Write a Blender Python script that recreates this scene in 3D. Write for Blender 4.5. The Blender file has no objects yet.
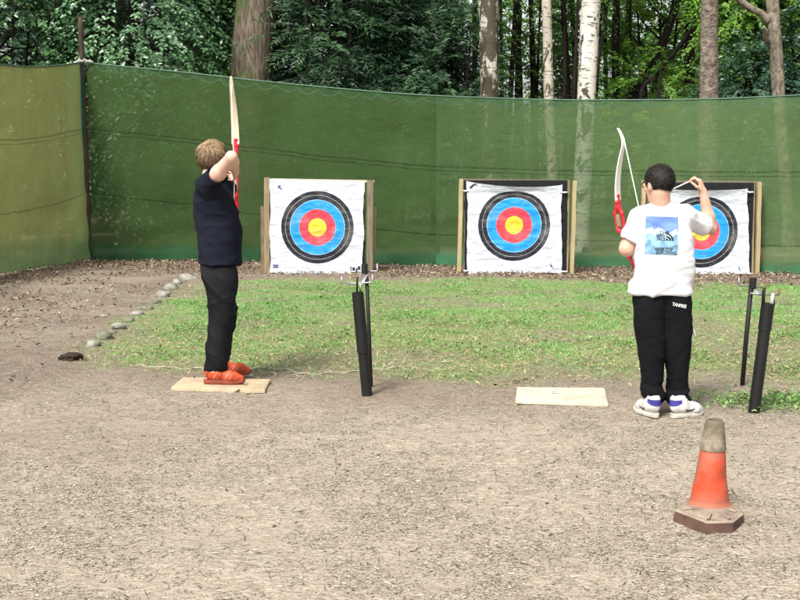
import bpy, bmesh, math, random
import numpy as np
from mathutils import Vector, Matrix
from mathutils.bvhtree import BVHTree

random.seed(7)
RNG = np.random.default_rng(11)
scene = bpy.context.scene
COL = scene.collection

# ------------------------------------------------------------------ camera
F_PX, CAM_H, PITCH = 1160.0, 1.40, math.radians(6.37)
cam_d = bpy.data.cameras.new("camera")
cam_d.sensor_width = 36.0
cam_d.lens = F_PX / 800.0 * 36.0
cam_d.clip_start, cam_d.clip_end = 0.1, 600.0
cam = bpy.data.objects.new("camera", cam_d)
cam.location = (0, 0, CAM_H)
cam.rotation_euler = (math.pi / 2 - PITCH, 0, 0)
COL.objects.link(cam)
scene.camera = cam

# ------------------------------------------------------------------ light
SUN_EL, SUN_AZ = math.radians(50), math.radians(-150)   # azimuth from +Y, clockwise
world = bpy.data.worlds.new("World")
scene.world = world
world.use_nodes = True
nt = world.node_tree
nt.nodes.clear()
w_out = nt.nodes.new("ShaderNodeOutputWorld")
w_bg = nt.nodes.new("ShaderNodeBackground")
w_sky = nt.nodes.new("ShaderNodeTexSky")
w_sky.sky_type = 'NISHITA'
w_sky.sun_disc = False
w_sky.sun_elevation = SUN_EL
w_sky.sun_rotation = SUN_AZ
w_sky.air_density, w_sky.dust_density, w_sky.ozone_density = 1.0, 4.0, 0.6
w_hsv = nt.nodes.new("ShaderNodeHueSaturation")          # an overcast, nearly white sky
w_hsv.inputs["Saturation"].default_value = 0.13
nt.links.new(w_sky.outputs[0], w_hsv.inputs["Color"])
nt.links.new(w_hsv.outputs[0], w_bg.inputs[0])
w_bg.inputs[1].default_value = 0.12
nt.links.new(w_bg.outputs[0], w_out.inputs[0])

sun_d = bpy.data.lights.new("sun", 'SUN')
sun_d.energy = 2.4
sun_d.angle = math.radians(13)
sun_d.color = (1.0, 0.96, 0.90)
sun = bpy.data.objects.new("sun", sun_d)
sd = Vector((math.sin(SUN_AZ) * math.cos(SUN_EL), math.cos(SUN_AZ) * math.cos(SUN_EL), math.sin(SUN_EL)))
sun.rotation_euler = sd.to_track_quat('Z', 'Y').to_euler()
COL.objects.link(sun)

scene.view_settings.view_transform = 'Standard'
scene.view_settings.look = 'None'
scene.view_settings.gamma = 1
scene.view_settings.use_curve_mapping = False
scene.view_settings.exposure = 1.05
scene.cycles.max_bounces = 8
scene.cycles.transparent_max_bounces = 12

# ------------------------------------------------------------------ picture -> world
def ray(px, py):
    a, b = (px - 400) / F_PX, (300 - py) / F_PX
    c, s = math.cos(PITCH), math.sin(PITCH)
    return Vector((a, c + s * b, -s + c * b))
def PP(px, py, Y):
    """the point at distance Y in front of the camera"""
    r = ray(px, py)
    return Vector((0, 0, CAM_H)) + r * (Y / r.y)
def gp(px, py):
    """the point of the ground"""
    r = ray(px, py)
    return Vector((0, 0, CAM_H)) + r * (-CAM_H / r.z)

# ------------------------------------------------------------------ noise in numpy
def _hash(i, j, k, seed):
    n = (i.astype(np.int64) * 374761393 + j.astype(np.int64) * 668265263 + k.astype(np.int64) * 2147483647 + seed * 1274126177) & 0xFFFFFFFF
    n = ((n ^ (n >> 13)) * 1274126177) & 0xFFFFFFFF
    n = (n ^ (n >> 16)) & 0xFFFFFF
    return n / float(0xFFFFFF)
def vnoise(P, scale=1.0, seed=0):
    P = np.asarray(P, dtype=float) * np.asarray(scale, dtype=float)
    I = np.floor(P).astype(np.int64); f = P - I
    f = f * f * (3 - 2 * f)
    i, j, k = I[:, 0], I[:, 1], I[:, 2]
    out = 0
    for dx in (0, 1):
        for dy in (0, 1):
            for dz in (0, 1):
                w = (f[:, 0] if dx else 1 - f[:, 0]) * (f[:, 1] if dy else 1 - f[:, 1]) * (f[:, 2] if dz else 1 - f[:, 2])
                out = out + w * _hash(i + dx, j + dy, k + dz, seed)
    return out
def fbm(P, scale=1.0, seed=0, oct=3):
    s = 0; a = 0.5; t = 0
    sc = np.asarray(scale, dtype=float)
    for o in range(oct):
        s = s + a * vnoise(P, sc * (2 ** o), seed + o * 17); t += a; a *= 0.5
    return s / t

# ------------------------------------------------------------------ object helpers
OFF = {}
def tag(o, label=None, cat=None, group=None, kind=None):
    if label: o["label"] = label
    if cat: o["category"] = cat
    if group: o["group"] = group
    if kind: o["kind"] = kind
    return o
def thing(name, label, cat, loc, group=None):
    o = bpy.data.objects.new(name, None)
    o.empty_display_size = 0.1
    o.location = loc
    COL.objects.link(o)
    OFF[o.name] = Vector(loc)
    return tag(o, label, cat, group)
def mesh_from(name, V, Fc):
    me = bpy.data.meshes.new(name)
    V = np.asarray(V, dtype=np.float32)
    if isinstance(Fc, np.ndarray):
        n, m = Fc.shape
        me.vertices.add(len(V)); me.vertices.foreach_set("co", V.ravel())
        me.loops.add(n * m); me.loops.foreach_set("vertex_index", Fc.astype(np.int32).ravel())
        me.polygons.add(n)
        me.polygons.foreach_set("loop_start", np.arange(0, n * m, m, dtype=np.int32))
        me.polygons.foreach_set("loop_total", np.full(n, m, dtype=np.int32))
        me.update(calc_edges=True)
        me.validate()
    else:
        me.from_pydata([tuple(v) for v in V], [], [tuple(f) for f in Fc])
        me.update()
    return me
def link(name, me, mat, parent=None, smooth=True):
    """link a mesh given in world coordinates, as a part of parent when there is one"""
    if mat is not None:
        if isinstance(mat, (list, tuple)):
            for m in mat: me.materials.append(m)
        else:
            me.materials.append(mat)
    if smooth:
        me.polygons.foreach_set("use_smooth", np.ones(len(me.polygons), dtype=bool))
    o = bpy.data.objects.new(name, me)
    COL.objects.link(o)
    if parent is not None:
        off = OFF[parent.name]
        me.transform(Matrix.Translation(-off))
        o.parent = parent
        OFF[o.name] = off
    else:
        OFF[o.name] = Vector((0, 0, 0))
    return o
def rebase(o, loc):
    """move a top-level mesh's origin to its base"""
    loc = Vector(loc)
    o.data.transform(Matrix.Translation(-loc)); o.location = loc; OFF[o.name] = loc
    return o
def attr(me, name, vals):
    a = me.attributes.new(name, 'FLOAT', 'POINT')
    a.data.foreach_set("value", np.asarray(vals, dtype=np.float32))

class MB:
    """collects boxes, tubes and plates for ONE mesh"""
    def __init__(s): s.V = []; s.F = []
    def add(s, V, F):
        b = len(s.V); s.V += [tuple(v) for v in V]; s.F += [tuple(i + b for i in f) for f in F]
    def box(s, c, size, rz=0, M=None, bev=0.0):
        bm = bmesh.new(); bmesh.ops.create_cube(bm, size=1)
        for v in bm.verts: v.co = Vector((v.co.x * size[0], v.co.y * size[1], v.co.z * size[2]))
        if bev: bmesh.ops.bevel(bm, geom=bm.edges[:], offset=bev, segments=2, affect='EDGES', profile=.6)
        R = M if M is not None else Matrix.Rotation(rz, 3, 'Z')
        bm.verts.index_update()
        s.add([Vector(c) + R @ v.co for v in bm.verts], [[v.index for v in f.verts] for f in bm.faces]); bm.free()
    def tube(s, pts, r, n=8, cap=True, jitter=0.0):
        pts = [Vector(p) for p in pts]
        rr = r if isinstance(r, (list, tuple)) else [r] * len(pts)
        V = []; F = []
        up = Vector((0.13, 0.21, 1)).normalized()
        prev = None
        for i, p in enumerate(pts):
            d = (pts[min(i + 1, len(pts) - 1)] - pts[max(i - 1, 0)]).normalized()
            if prev is None:
                a = d.cross(up)
                if a.length < .05: a = d.cross(Vector((1, 0, 0)))
            else:
                a = prev - d * prev.dot(d)
            a.normalize(); prev = a; b = d.cross(a)
            for k in range(n):
                t = 2 * math.pi * k / n
                q = 1 + (random.uniform(-jitter, jitter) if jitter else 0)
                V.append(p + (a * math.cos(t) + b * math.sin(t)) * rr[i] * q)
        for i in range(len(pts) - 1):
            for k in range(n):
                F.append((i * n + k, i * n + (k + 1) % n, (i + 1) * n + (k + 1) % n, (i + 1) * n + k))
        if cap:
            F.append(tuple(reversed(range(n)))); F.append(tuple((len(pts) - 1) * n + k for k in range(n)))
        s.add(V, F)
    def build(s, name, mat, parent=None, smooth=False):
        me = mesh_from(name, np.array([tuple(v) for v in s.V]), s.F)
        o = link(name, me, mat, parent, smooth)
        return o

def autosmooth(o, ang=40):
    me = o.data
    me.polygons.foreach_set("use_smooth", np.ones(len(me.polygons), dtype=bool))
    bm = bmesh.new(); bm.from_mesh(me)
    for e in bm.edges:
        if len(e.link_faces) == 2 and e.calc_face_angle(0) > math.radians(ang): e.smooth = False
    bm.to_mesh(me); bm.free()

# ------------------------------------------------------------------ materials
class Nodes:
    def __init__(s, name):
        s.m = bpy.data.materials.new(name); s.m.use_nodes = True
        s.t = s.m.node_tree; s.t.nodes.clear()
        s.out = s.n("ShaderNodeOutputMaterial")
    def n(s, typ, **kw):
        o = s.t.nodes.new(typ)
        for k, v in kw.items():
            if k in ("operation", "blend_type", "data_type", "attribute_name", "feature", "noise_dimensions", "wave_type", "bands_direction", "use_clamp"):
                setattr(o, k, v)
        return o
    def l(s, a, b): s.t.links.new(a, b)
    def coord(s, kind="Object", scale=(1, 1, 1)):
        tc = s.n("ShaderNodeTexCoord"); mp = s.n("ShaderNodeMapping")
        mp.inputs["Scale"].default_value = scale
        s.l(tc.outputs[kind], mp.inputs[0]); return mp.outputs[0]
    def noise(s, co, scale, detail=4, rough=.55, dist=0):
        o = s.n("ShaderNodeTexNoise"); o.inputs["Scale"].default_value = scale; o.inputs["Detail"].default_value = detail
        o.inputs["Roughness"].default_value = rough; o.inputs["Distortion"].default_value = dist
        s.l(co, o.inputs["Vector"]); return o.outputs["Fac"]
    def ramp(s, fac, stops):
        r = s.n("ShaderNodeValToRGB"); e = r.color_ramp.elements
        while len(e) < len(stops): e.new(.5)
        for i, (p, c) in enumerate(stops):
            e[i].position = p; e[i].color = (c, c, c, 1) if isinstance(c, (int, float)) else (*c, 1)
        s.l(fac, r.inputs[0]); return r.outputs[0]
    def mix(s, fac, a, b, mode='MIX'):
        m = s.n("ShaderNodeMix", data_type='RGBA', blend_type=mode)
        for sock, v in ((m.inputs[0], fac), (m.inputs[6], a), (m.inputs[7], b)):
            if isinstance(v, (int, float)): sock.default_value = v
            elif isinstance(v, tuple): sock.default_value = (*v, 1)
            else: s.l(v, sock)
        return m.outputs[2]
    def math(s, op, a, b=0.0, clamp=False):
        m = s.n("ShaderNodeMath", operation=op); m.use_clamp = clamp
        for sock, v in ((m.inputs[0], a), (m.inputs[1], b)):
            if isinstance(v, (int, float)): sock.default_value = v
            else: s.l(v, sock)
        return m.outputs[0]
    def attr(s, name):
        a = s.n("ShaderNodeAttribute", attribute_name=name); return a.outputs["Fac"]
    def bump(s, h, strength=.3, dist=.01, normal=None):
        b = s.n("ShaderNodeBump"); b.inputs["Strength"].default_value = strength; b.inputs["Distance"].default_value = dist
        s.l(h, b.inputs["Height"])
        if normal is not None: s.l(normal, b.inputs["Normal"])
        return b.outputs[0]
    def bsdf(s, col, rough=.6, spec=.3, normal=None, metal=0.0, transl=0.0, transp=0.0, sheen=0.0, sss=0.0):
        p = s.n("ShaderNodeBsdfPrincipled")
        if isinstance(col, tuple): p.inputs["Base Color"].default_value = (*col, 1)
        else: s.l(col, p.inputs["Base Color"])
        if isinstance(rough, (int, float)): p.inputs["Roughness"].default_value = rough
        else: s.l(rough, p.inputs["Roughness"])
        p.inputs["Specular IOR Level"].default_value = spec
        p.inputs["Metallic"].default_value = metal
        if sheen: p.inputs["Sheen Weight"].default_value = sheen
        if sss:
            p.inputs["Subsurface Weight"].default_value = sss
            p.inputs["Subsurface Radius"].default_value = (.012, .005, .003); p.inputs["Subsurface Scale"].default_value = 1.0
        if normal is not None: s.l(normal, p.inputs["Normal"])
        sh = p.outputs[0]
        if transl:
            t = s.n("ShaderNodeBsdfTranslucent")
            if isinstance(col, tuple): t.inputs[0].default_value = (*col, 1)
            else: s.l(col, t.inputs[0])
            m = s.n("ShaderNodeMixShader"); m.inputs[0].default_value = transl
            s.l(sh, m.inputs[1]); s.l(t.outputs[0], m.inputs[2]); sh = m.outputs[0]
        if not (isinstance(transp, (int, float)) and transp == 0):
            t = s.n("ShaderNodeBsdfTransparent"); m = s.n("ShaderNodeMixShader")
            if isinstance(transp, (int, float)): m.inputs[0].default_value = transp
            else: s.l(transp, m.inputs[0])
            s.l(sh, m.inputs[1]); s.l(t.outputs[0], m.inputs[2]); sh = m.outputs[0]
        s.l(sh, s.out.inputs[0])
        return s.m

def simple(name, c1, c2=None, scale=20, rough=.6, spec=.3, bump=.15, bscale=None, stretch=(1, 1, 1), **kw):
    N = Nodes(name)
    co = N.coord("Object", stretch)
    f = N.noise(co, scale, 5, .6)
    c2 = c2 or tuple(x * .7 for x in c1)
    col = N.mix(N.ramp(f, [(.3, 0.0), (.7, 1.0)]), c1, c2)
    nrm = N.bump(N.noise(co, bscale or scale * 3, 4, .6), bump, .01)
    return N.bsdf(col, rough, spec, nrm, **kw)

def leaf_mat(name, stops, rough=.42, spec=.45, transl=.28):
    N = Nodes(name)
    col = N.ramp(N.attr("rnd"), stops)
    return N.bsdf(col, rough, spec, None, transl=transl)

# ================================================================== GROUND
def poly_sd(P, poly):
    """signed distance to a polygon in plan, positive inside"""
    P = np.asarray(P)[:, :2]; poly = np.asarray(poly)
    d = np.full(len(P), 1e9); ins = np.zeros(len(P), bool)
    for i in range(len(poly)):
        a = poly[i]; b = poly[(i + 1) % len(poly)]
        ab = b - a; t = np.clip(((P - a) @ ab) / (ab @ ab), 0, 1)
        d = np.minimum(d, np.hypot(*(P - a - t[:, None] * ab).T))
        c = ((a[1] > P[:, 1]) != (b[1] > P[:, 1]))
        xi = (b[0] - a[0]) * (P[:, 1] - a[1]) / (b[1] - a[1] + 1e-12) + a[0]
        ins ^= c & (P[:, 0] < xi)
    return np.where(ins, d, -d)
GRASS = [gp(*p)[:2] for p in ((196, 281), (168, 295), (140, 315), (112, 335), (92, 352), (150, 364), (200, 370), (250, 377), (330, 381),
                              (400, 380), (470, 379), (560, 378), (640, 380), (700, 384), (738, 388), (756, 404), (778, 410), (840, 408), (940, 400),
                              (940, 284), (800, 284), (700, 283), (600, 282), (520, 279), (400, 279), (300, 279))]
GRASS = [np.array(g) for g in GRASS]
def grass_mask(P):
    P = np.asarray(P, dtype=float)
    Q = np.c_[P[:, 0], P[:, 1], np.zeros(len(P))]
    sd = poly_sd(P, GRASS) + (fbm(Q, 1.3, 5) - .5) * 0.9 + (fbm(Q, 6, 9) - .5) * 0.35
    m = np.clip(sd / 0.7 + .30, 0, 1)
    front = np.clip((P[:, 1] - 7.6) / 3.2, 0, 1)                    # thinner, strawy turf towards the shooting line
    patch = np.clip((fbm(Q, 1.5, 21) - .42) * 6 + front * .75, 0, 1) * np.clip((fbm(Q, 5.5, 25) - .30) * 6, .15, 1)
    return m * (0.42 + .58 * patch)
def soil_mask(P):
    P = np.asarray(P, dtype=float)
    Q = np.c_[P[:, 0], P[:, 1], np.zeros(len(P))]
    y = P[:, 1] + (fbm(Q, .7, 33) - .5) * 3.4 + (fbm(Q, 3.1, 35) - .5) * .8
    m = np.clip((y - 5.6) / 2.6, 0, 1)
    pale = np.clip((fbm(Q, 1.4, 37) - .50) * 5, 0, 1) * np.clip((-1.2 - P[:, 0]) / 1.5, 0, 1)   # dry drifts on the side path
    return m * (1 - .45 * pale)
def ground_z(P):
    P = np.asarray(P, dtype=float)
    Q = np.c_[P[:, 0], P[:, 1], np.zeros(len(P))]
    return (fbm(Q, .9, 3) - .5) * 0.05 + (fbm(Q, 3.4, 6) - .5) * .024 + (fbm(Q, 9, 4) - .5) * .010

def axis(lo, a, b, hi, st):
    mid = np.arange(a, b + st * .5, st)
    def grow(s, e):
        out = []; d = st; x = s
        while (x < e if e > s else x > e):
            d *= 1.25; x += d if e > s else -d; out.append(x)
        return out
    return np.array(list(reversed(grow(a, lo))) + list(mid) + grow(b, hi))
gx = axis(-160, -8, 8, 160, .08); gy = axis(-40, 2.5, 20, 260, .08)
X, Y = np.meshgrid(gx, gy, indexing='ij')
V = np.c_[X.ravel(), Y.ravel(), np.zeros(X.size)]
V[:, 2] = ground_z(V)
nx, ny = len(gx), len(gy)
I = np.arange(nx * ny).reshape(nx, ny)
Fq = np.stack([I[:-1, :-1], I[1:, :-1], I[1:, 1:], I[:-1, 1:]], -1).reshape(-1, 4)
me = mesh_from("ground", V, Fq)
attr(me, "grass", grass_mask(V)); attr(me, "soil", soil_mask(V))
N = Nodes("trodden_earth")
co = N.coord("Object")
fine = N.noise(co, 55, 6, .7); mid = N.noise(co, 9, 5, .6); big = N.noise(co, .9, 3)
streak = N.noise(N.coord("Object", (.35, 1.3, 1)), 75, 5, .7)
dry = N.mix(N.ramp(streak, [(.36, 0.0), (.62, 1.0)]), (.20, .161, .121), (.485, .42, .334))
dry = N.mix(N.ramp(mid, [(.3, .5), (.6, 0.0)]), dry, (.25, .202, .15))
worn = N.ramp(N.noise(co, .75, 5, .6, .5), [(.46, 0.0), (.66, .6)])
dry = N.mix(worn, dry, (.31, .26, .204))
speck = N.ramp(N.noise(co, 120, 3, .7), [(.62, 0.0), (.70, .8)])
dry = N.mix(speck, dry, (.07, .052, .038))
dark = N.mix(N.ramp(fine, [(.35, 0.0), (.7, 1.0)]), (.125, .096, .072), (.31, .25, .195))
dark = N.mix(N.ramp(mid, [(.35, .4), (.6, 0.0)]), dark, (.10, .077, .06))
c = N.mix(N.attr("soil"), dry, dark)
turf = N.mix(N.ramp(fine, [(.35, 0.0), (.65, 1.0)]), (.12, .16, .055), (.27, .31, .14))
c = N.mix(N.math('MULTIPLY', N.attr("grass"), .9), c, turf)
nr = N.bump(fine, .7, .012, N.bump(mid, .6, .035))
ground = link("ground", me, N.bsdf(c, .9, .15, nr))
tag(ground, kind="structure")

def flat_bits(n, P, Lr, Wr, tilt=.25, lift=(.002, .01), bend=.2, wobble=.12):
    """n thin chips lying on the ground: 6 points, 4 triangles each"""
    a = RNG.uniform(0, 2 * np.pi, n); L = RNG.uniform(*Lr, n) ; W = RNG.uniform(*Wr, n)
    d = np.c_[np.cos(a), np.sin(a), RNG.normal(0, tilt, n)]; d /= np.linalg.norm(d, axis=1)[:, None]
    s = np.c_[-np.sin(a), np.cos(a), RNG.normal(0, tilt, n)]; s /= np.linalg.norm(s, axis=1)[:, None]
    nrm = np.cross(d, s)
    C = np.c_[P[:, 0], P[:, 1], ground_z(P) + RNG.uniform(*lift, n) + .5 * np.abs(d[:, 2]) * L * .6]
    hL, hW = (d * L[:, None] * .5), (s * W[:, None] * .5)
    arch = nrm * (RNG.normal(0, bend, n) * L * .3)[:, None]
    wob = s * (RNG.normal(0, wobble, n) * L)[:, None]
    V = np.stack([C - hL - hW * .7, C - hL + hW * .7, C + arch + wob - hW, C + arch + wob + hW, C + hL - hW * .5, C + hL + hW * .5], 1).reshape(-1, 3)
    b = np.arange(n) * 6
    F = np.concatenate([np.stack([b, b + 2, b + 3, b + 1], 1), np.stack([b + 2, b + 4, b + 5, b + 3], 1)])
    return V, F
def scatter(n, xr, yr, keep=None):
    out = []
    tot = 0
    while tot < n:
        P = np.c_[RNG.uniform(*xr, n), RNG.uniform(*yr, n)]
        ok = np.abs(P[:, 0]) < P[:, 1] * .40 + .6
        if keep is not None: ok &= RNG.uniform(0, 1, n) < keep(P)
        out.append(P[ok]); tot += ok.sum()
    return np.concatenate(out)[:n]

# wood chips: dense and pale in front, fewer on the soil
def chips_keep(P):
    return np.clip(1.0 - .62 * soil_mask(P), 0, 1) * np.clip(2.6 * fbm(np.c_[P, 0 * P[:, 0]], 1.5, 55) - .6, .3, 1) * np.clip(3.0 * fbm(np.c_[P, 0 * P[:, 0]], 6, 57) - .7, .25, 1) * (1 - .9 * np.clip(grass_mask(P) * 2, 0, 1))
nc = 270000
P = scatter(nc, (-5, 5), (3.2, 14), lambda p: chips_keep(p) * (np.clip(5.5 / p[:, 1], 0, 1) + .5 * np.clip((-2.2 - p[:, 0]) / 1.0, 0, 1)))
V, Fq = flat_bits(nc, P, (.004, .014), (.0016, .0048), .11, (.0005, .004), .12, .04)
big = RNG.uniform(0, 1, nc) < .05                                    # a few longer splinters
V3 = V.reshape(nc, 6, 3); cc = V3.mean(1, keepdims=True); V3[big] = cc[big] + (V3[big] - cc[big]) * np.array([2.2, 2.2, 1.0]); V = V3.reshape(-1, 3)
me = mesh_from("wood_chips", V, Fq); attr(me, "rnd", np.repeat(RNG.uniform(0, 1, nc), 6))
N = Nodes("chip_wood")
m_chip = N.bsdf(N.ramp(N.attr("rnd"), [(0, (.05, .038, .028)), (.14, (.13, .103, .076)), (.35, (.29, .242, .184)), (.85, (.415, .354, .276)), (1, (.59, .53, .44))]), .85, .2)
tag(link("wood_chips", me, m_chip, smooth=False), kind="stuff")

# dark twigs and bark shreds
nt_ = 7500
P = scatter(nt_, (-5, 5), (3.2, 17), lambda p: np.clip(5.5 / p[:, 1], 0, 1) * (1 - .8 * np.clip(grass_mask(p) * 2, 0, 1)))
V, Fq = flat_bits(nt_, P, (.010, .070), (.0014, .0036), .06, (.003, .009), .10, .035)
me = mesh_from("twig_litter", V, Fq); attr(me, "rnd", np.repeat(RNG.uniform(0, 1, nt_), 6))
N = Nodes("twig_bark")
tag(link("twig_litter", me, N.bsdf(N.ramp(N.attr("rnd"), [(0, (.018, .013, .010)), (.6, (.06, .045, .033)), (1, (.15, .115, .085))]), .9, .15), smooth=False), kind="stuff")

# dead leaves blown against the foot of the nets
def leaf_keep(P):
    y = P[:, 1]; x = P[:, 0]
    side = np.clip((-2.4 - x) / 1.2, 0, 1) * np.clip((y - 9.0) / 3, 0, 1)
    base = .03 * soil_mask(P) + .40 * side * np.clip((fbm(np.c_[P, 0 * x], (.7, 1.5, 1), 66) - .42) * 6, 0, 1)
    near_net = 1.3 * np.clip((y - (15.0 - .30 * np.clip(x + 1, -9, 9))) / 1.5, 0, 1)
    left = np.clip(1 - np.abs(x - (-5.0 + .1 * (y - 18.6))) / 1.2, 0, 1)
    return np.clip(base + near_net + left * .6, 0, 1) * (1 - .85 * np.clip(grass_mask(P) * 2, 0, 1))
nl = 24000
P = scatter(nl, (-8, 8), (7, 19), leaf_keep)
V, Fq = flat_bits(nl, P, (.016, .055), (.008, .03), .38, (.003, .03), .5)
me = mesh_from("leaf_litter", V, Fq); attr(me, "rnd", np.repeat(RNG.uniform(0, 1, nl), 6))
N = Nodes("dead_leaf")
tag(link("leaf_litter", me, N.bsdf(N.ramp(N.attr("rnd"), [(0, (.035, .024, .017)), (.4, (.12, .08, .05)), (.75, (.26, .18, .11)), (1, (.46, .37, .26))]), .8, .2, transl=.1), smooth=False), kind="stuff")

# short turf
def blades(n, P, hr, wr, lean=.5):
    a = RNG.uniform(0, 2 * np.pi, n); h = RNG.uniform(*hr, n); w = RNG.uniform(*wr, n)
    s = np.c_[np.cos(a), np.sin(a), 0 * a]; b = RNG.uniform(0, 2 * np.pi, n); ln = np.abs(RNG.normal(0, lean, n))
    d = np.c_[np.cos(b) * ln, np.sin(b) * ln, 0 * a]
    C = np.c_[P[:, 0], P[:, 1], ground_z(P) - .003]
    up = np.c_[0 * a, 0 * a, h]
    M = C + up * .6 + d * (h * .35)[:, None]; T = C + up * .9 + d * h[:, None]
    V = np.stack([C - s * w[:, None] * .5, C + s * w[:, None] * .5, M - s * w[:, None] * .45, M + s * w[:, None] * .45, T, T + s * w[:, None] * .12], 1).reshape(-1, 3)
    k = np.arange(n) * 6
    return V, np.concatenate([np.stack([k, k + 1, k + 3, k + 2], 1), np.stack([k + 2, k + 3, k + 5, k + 4], 1)])
ng = 165000
P = scatter(ng, (-5, 6.5), (7, 16), lambda p: np.clip(grass_mask(p), 0, 1) ** 1.3)
tuft = np.clip((fbm(np.c_[P, np.zeros(ng)], 3.2, 44) - .3) * 2.2, .35, 1.5)
V, Fq = blades(ng, P, (.010, .034), (.004, .009), .9)
V3 = V.reshape(ng, 6, 3); V3[:, 2:, 2] = V3[:, :1, 2] + (V3[:, 2:, 2] - V3[:, :1, 2]) * tuft[:, None]; V = V3.reshape(-1, 3)
me = mesh_from("grass", V, Fq)
Q3 = np.c_[P, np.zeros(ng)]
r = np.clip(RNG.uniform(0, 1, ng) * .6 + fbm(Q3, .9, 41) * .55 - .05 + .12 * np.clip((P[:, 1] - 8.5) / 3, -1, 1), 0, 1)
attr(me, "rnd", np.repeat(r, 6))
tag(link("grass", me, leaf_mat("turf_blades", [(0, (.38, .32, .18)), (.2, (.28, .33, .13)), (.4, (.21, .37, .11)), (.72, (.18, .40, .11)), (1, (.31, .52, .19))], .5, .3, .3), smooth=False), kind="stuff")
# straw and dead grass lying in the thin turf
ns = 17000
P = scatter(ns, (-5, 6.5), (7, 15), lambda p: np.clip(grass_mask(p) * 1.6, 0, 1) * np.clip((11.8 - p[:, 1]) / 3, .12, 1))
V, Fq = flat_bits(ns, P, (.02, .07), (.002, .007), .25, (.006, .025), .3)
me = mesh_from("dead_grass", V, Fq); attr(me, "rnd", np.repeat(RNG.uniform(0, 1, ns), 6))
N = Nodes("straw")
tag(link("dead_grass", me, N.bsdf(N.ramp(N.attr("rnd"), [(0, (.16, .105, .06)), (.5, (.33, .25, .14)), (1, (.52, .44, .28))]), .8, .2), smooth=False), kind="stuff")
# broad-leaved weeds round the quiver stand and through the turf
nw = 8000
P = np.concatenate([scatter(7000, (-4, 6.5), (7.4, 14), lambda p: np.clip(grass_mask(p), 0, 1) * np.clip((fbm(np.c_[p, 0 * p[:, 0]], 2.2, 77) - .55) * 6, 0, 1)),
                    np.c_[RNG.normal(0, .24, 1000), RNG.normal(0, .13, 1000)] + np.array(gp(772, 402)[:2])])
V, Fq = flat_bits(nw, P, (.012, .03), (.010, .022), .45, (.012, .05), .3)
me = mesh_from("ground_weeds", V, Fq); attr(me, "rnd", np.repeat(RNG.uniform(0, 1, nw), 6))
tag(link("ground_weeds", me, leaf_mat("weed_leaves", [(0, (.08, .16, .04)), (.6, (.14, .27, .07)), (1, (.25, .38, .14))], .5, .3, .25), smooth=False), kind="stuff")

# ================================================================== NETS
def catmull(pts, n):
    pts = np.asarray(pts, dtype=float); out = []
    k = len(pts) - 1
    for t in np.linspace(0, k, n):
        i = min(int(t), k - 1); f = t - i
        p0 = pts[max(i - 1, 0)]; p1 = pts[i]; p2 = pts[i + 1]; p3 = pts[min(i + 2, k)]
        out.append(.5 * ((2 * p1) + (-p0 + p2) * f + (2 * p0 - 5 * p1 + 4 * p2 - p3) * f ** 2 + (-p0 + 3 * p1 - 3 * p2 + p3) * f ** 3))
    return np.array(out)

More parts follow.
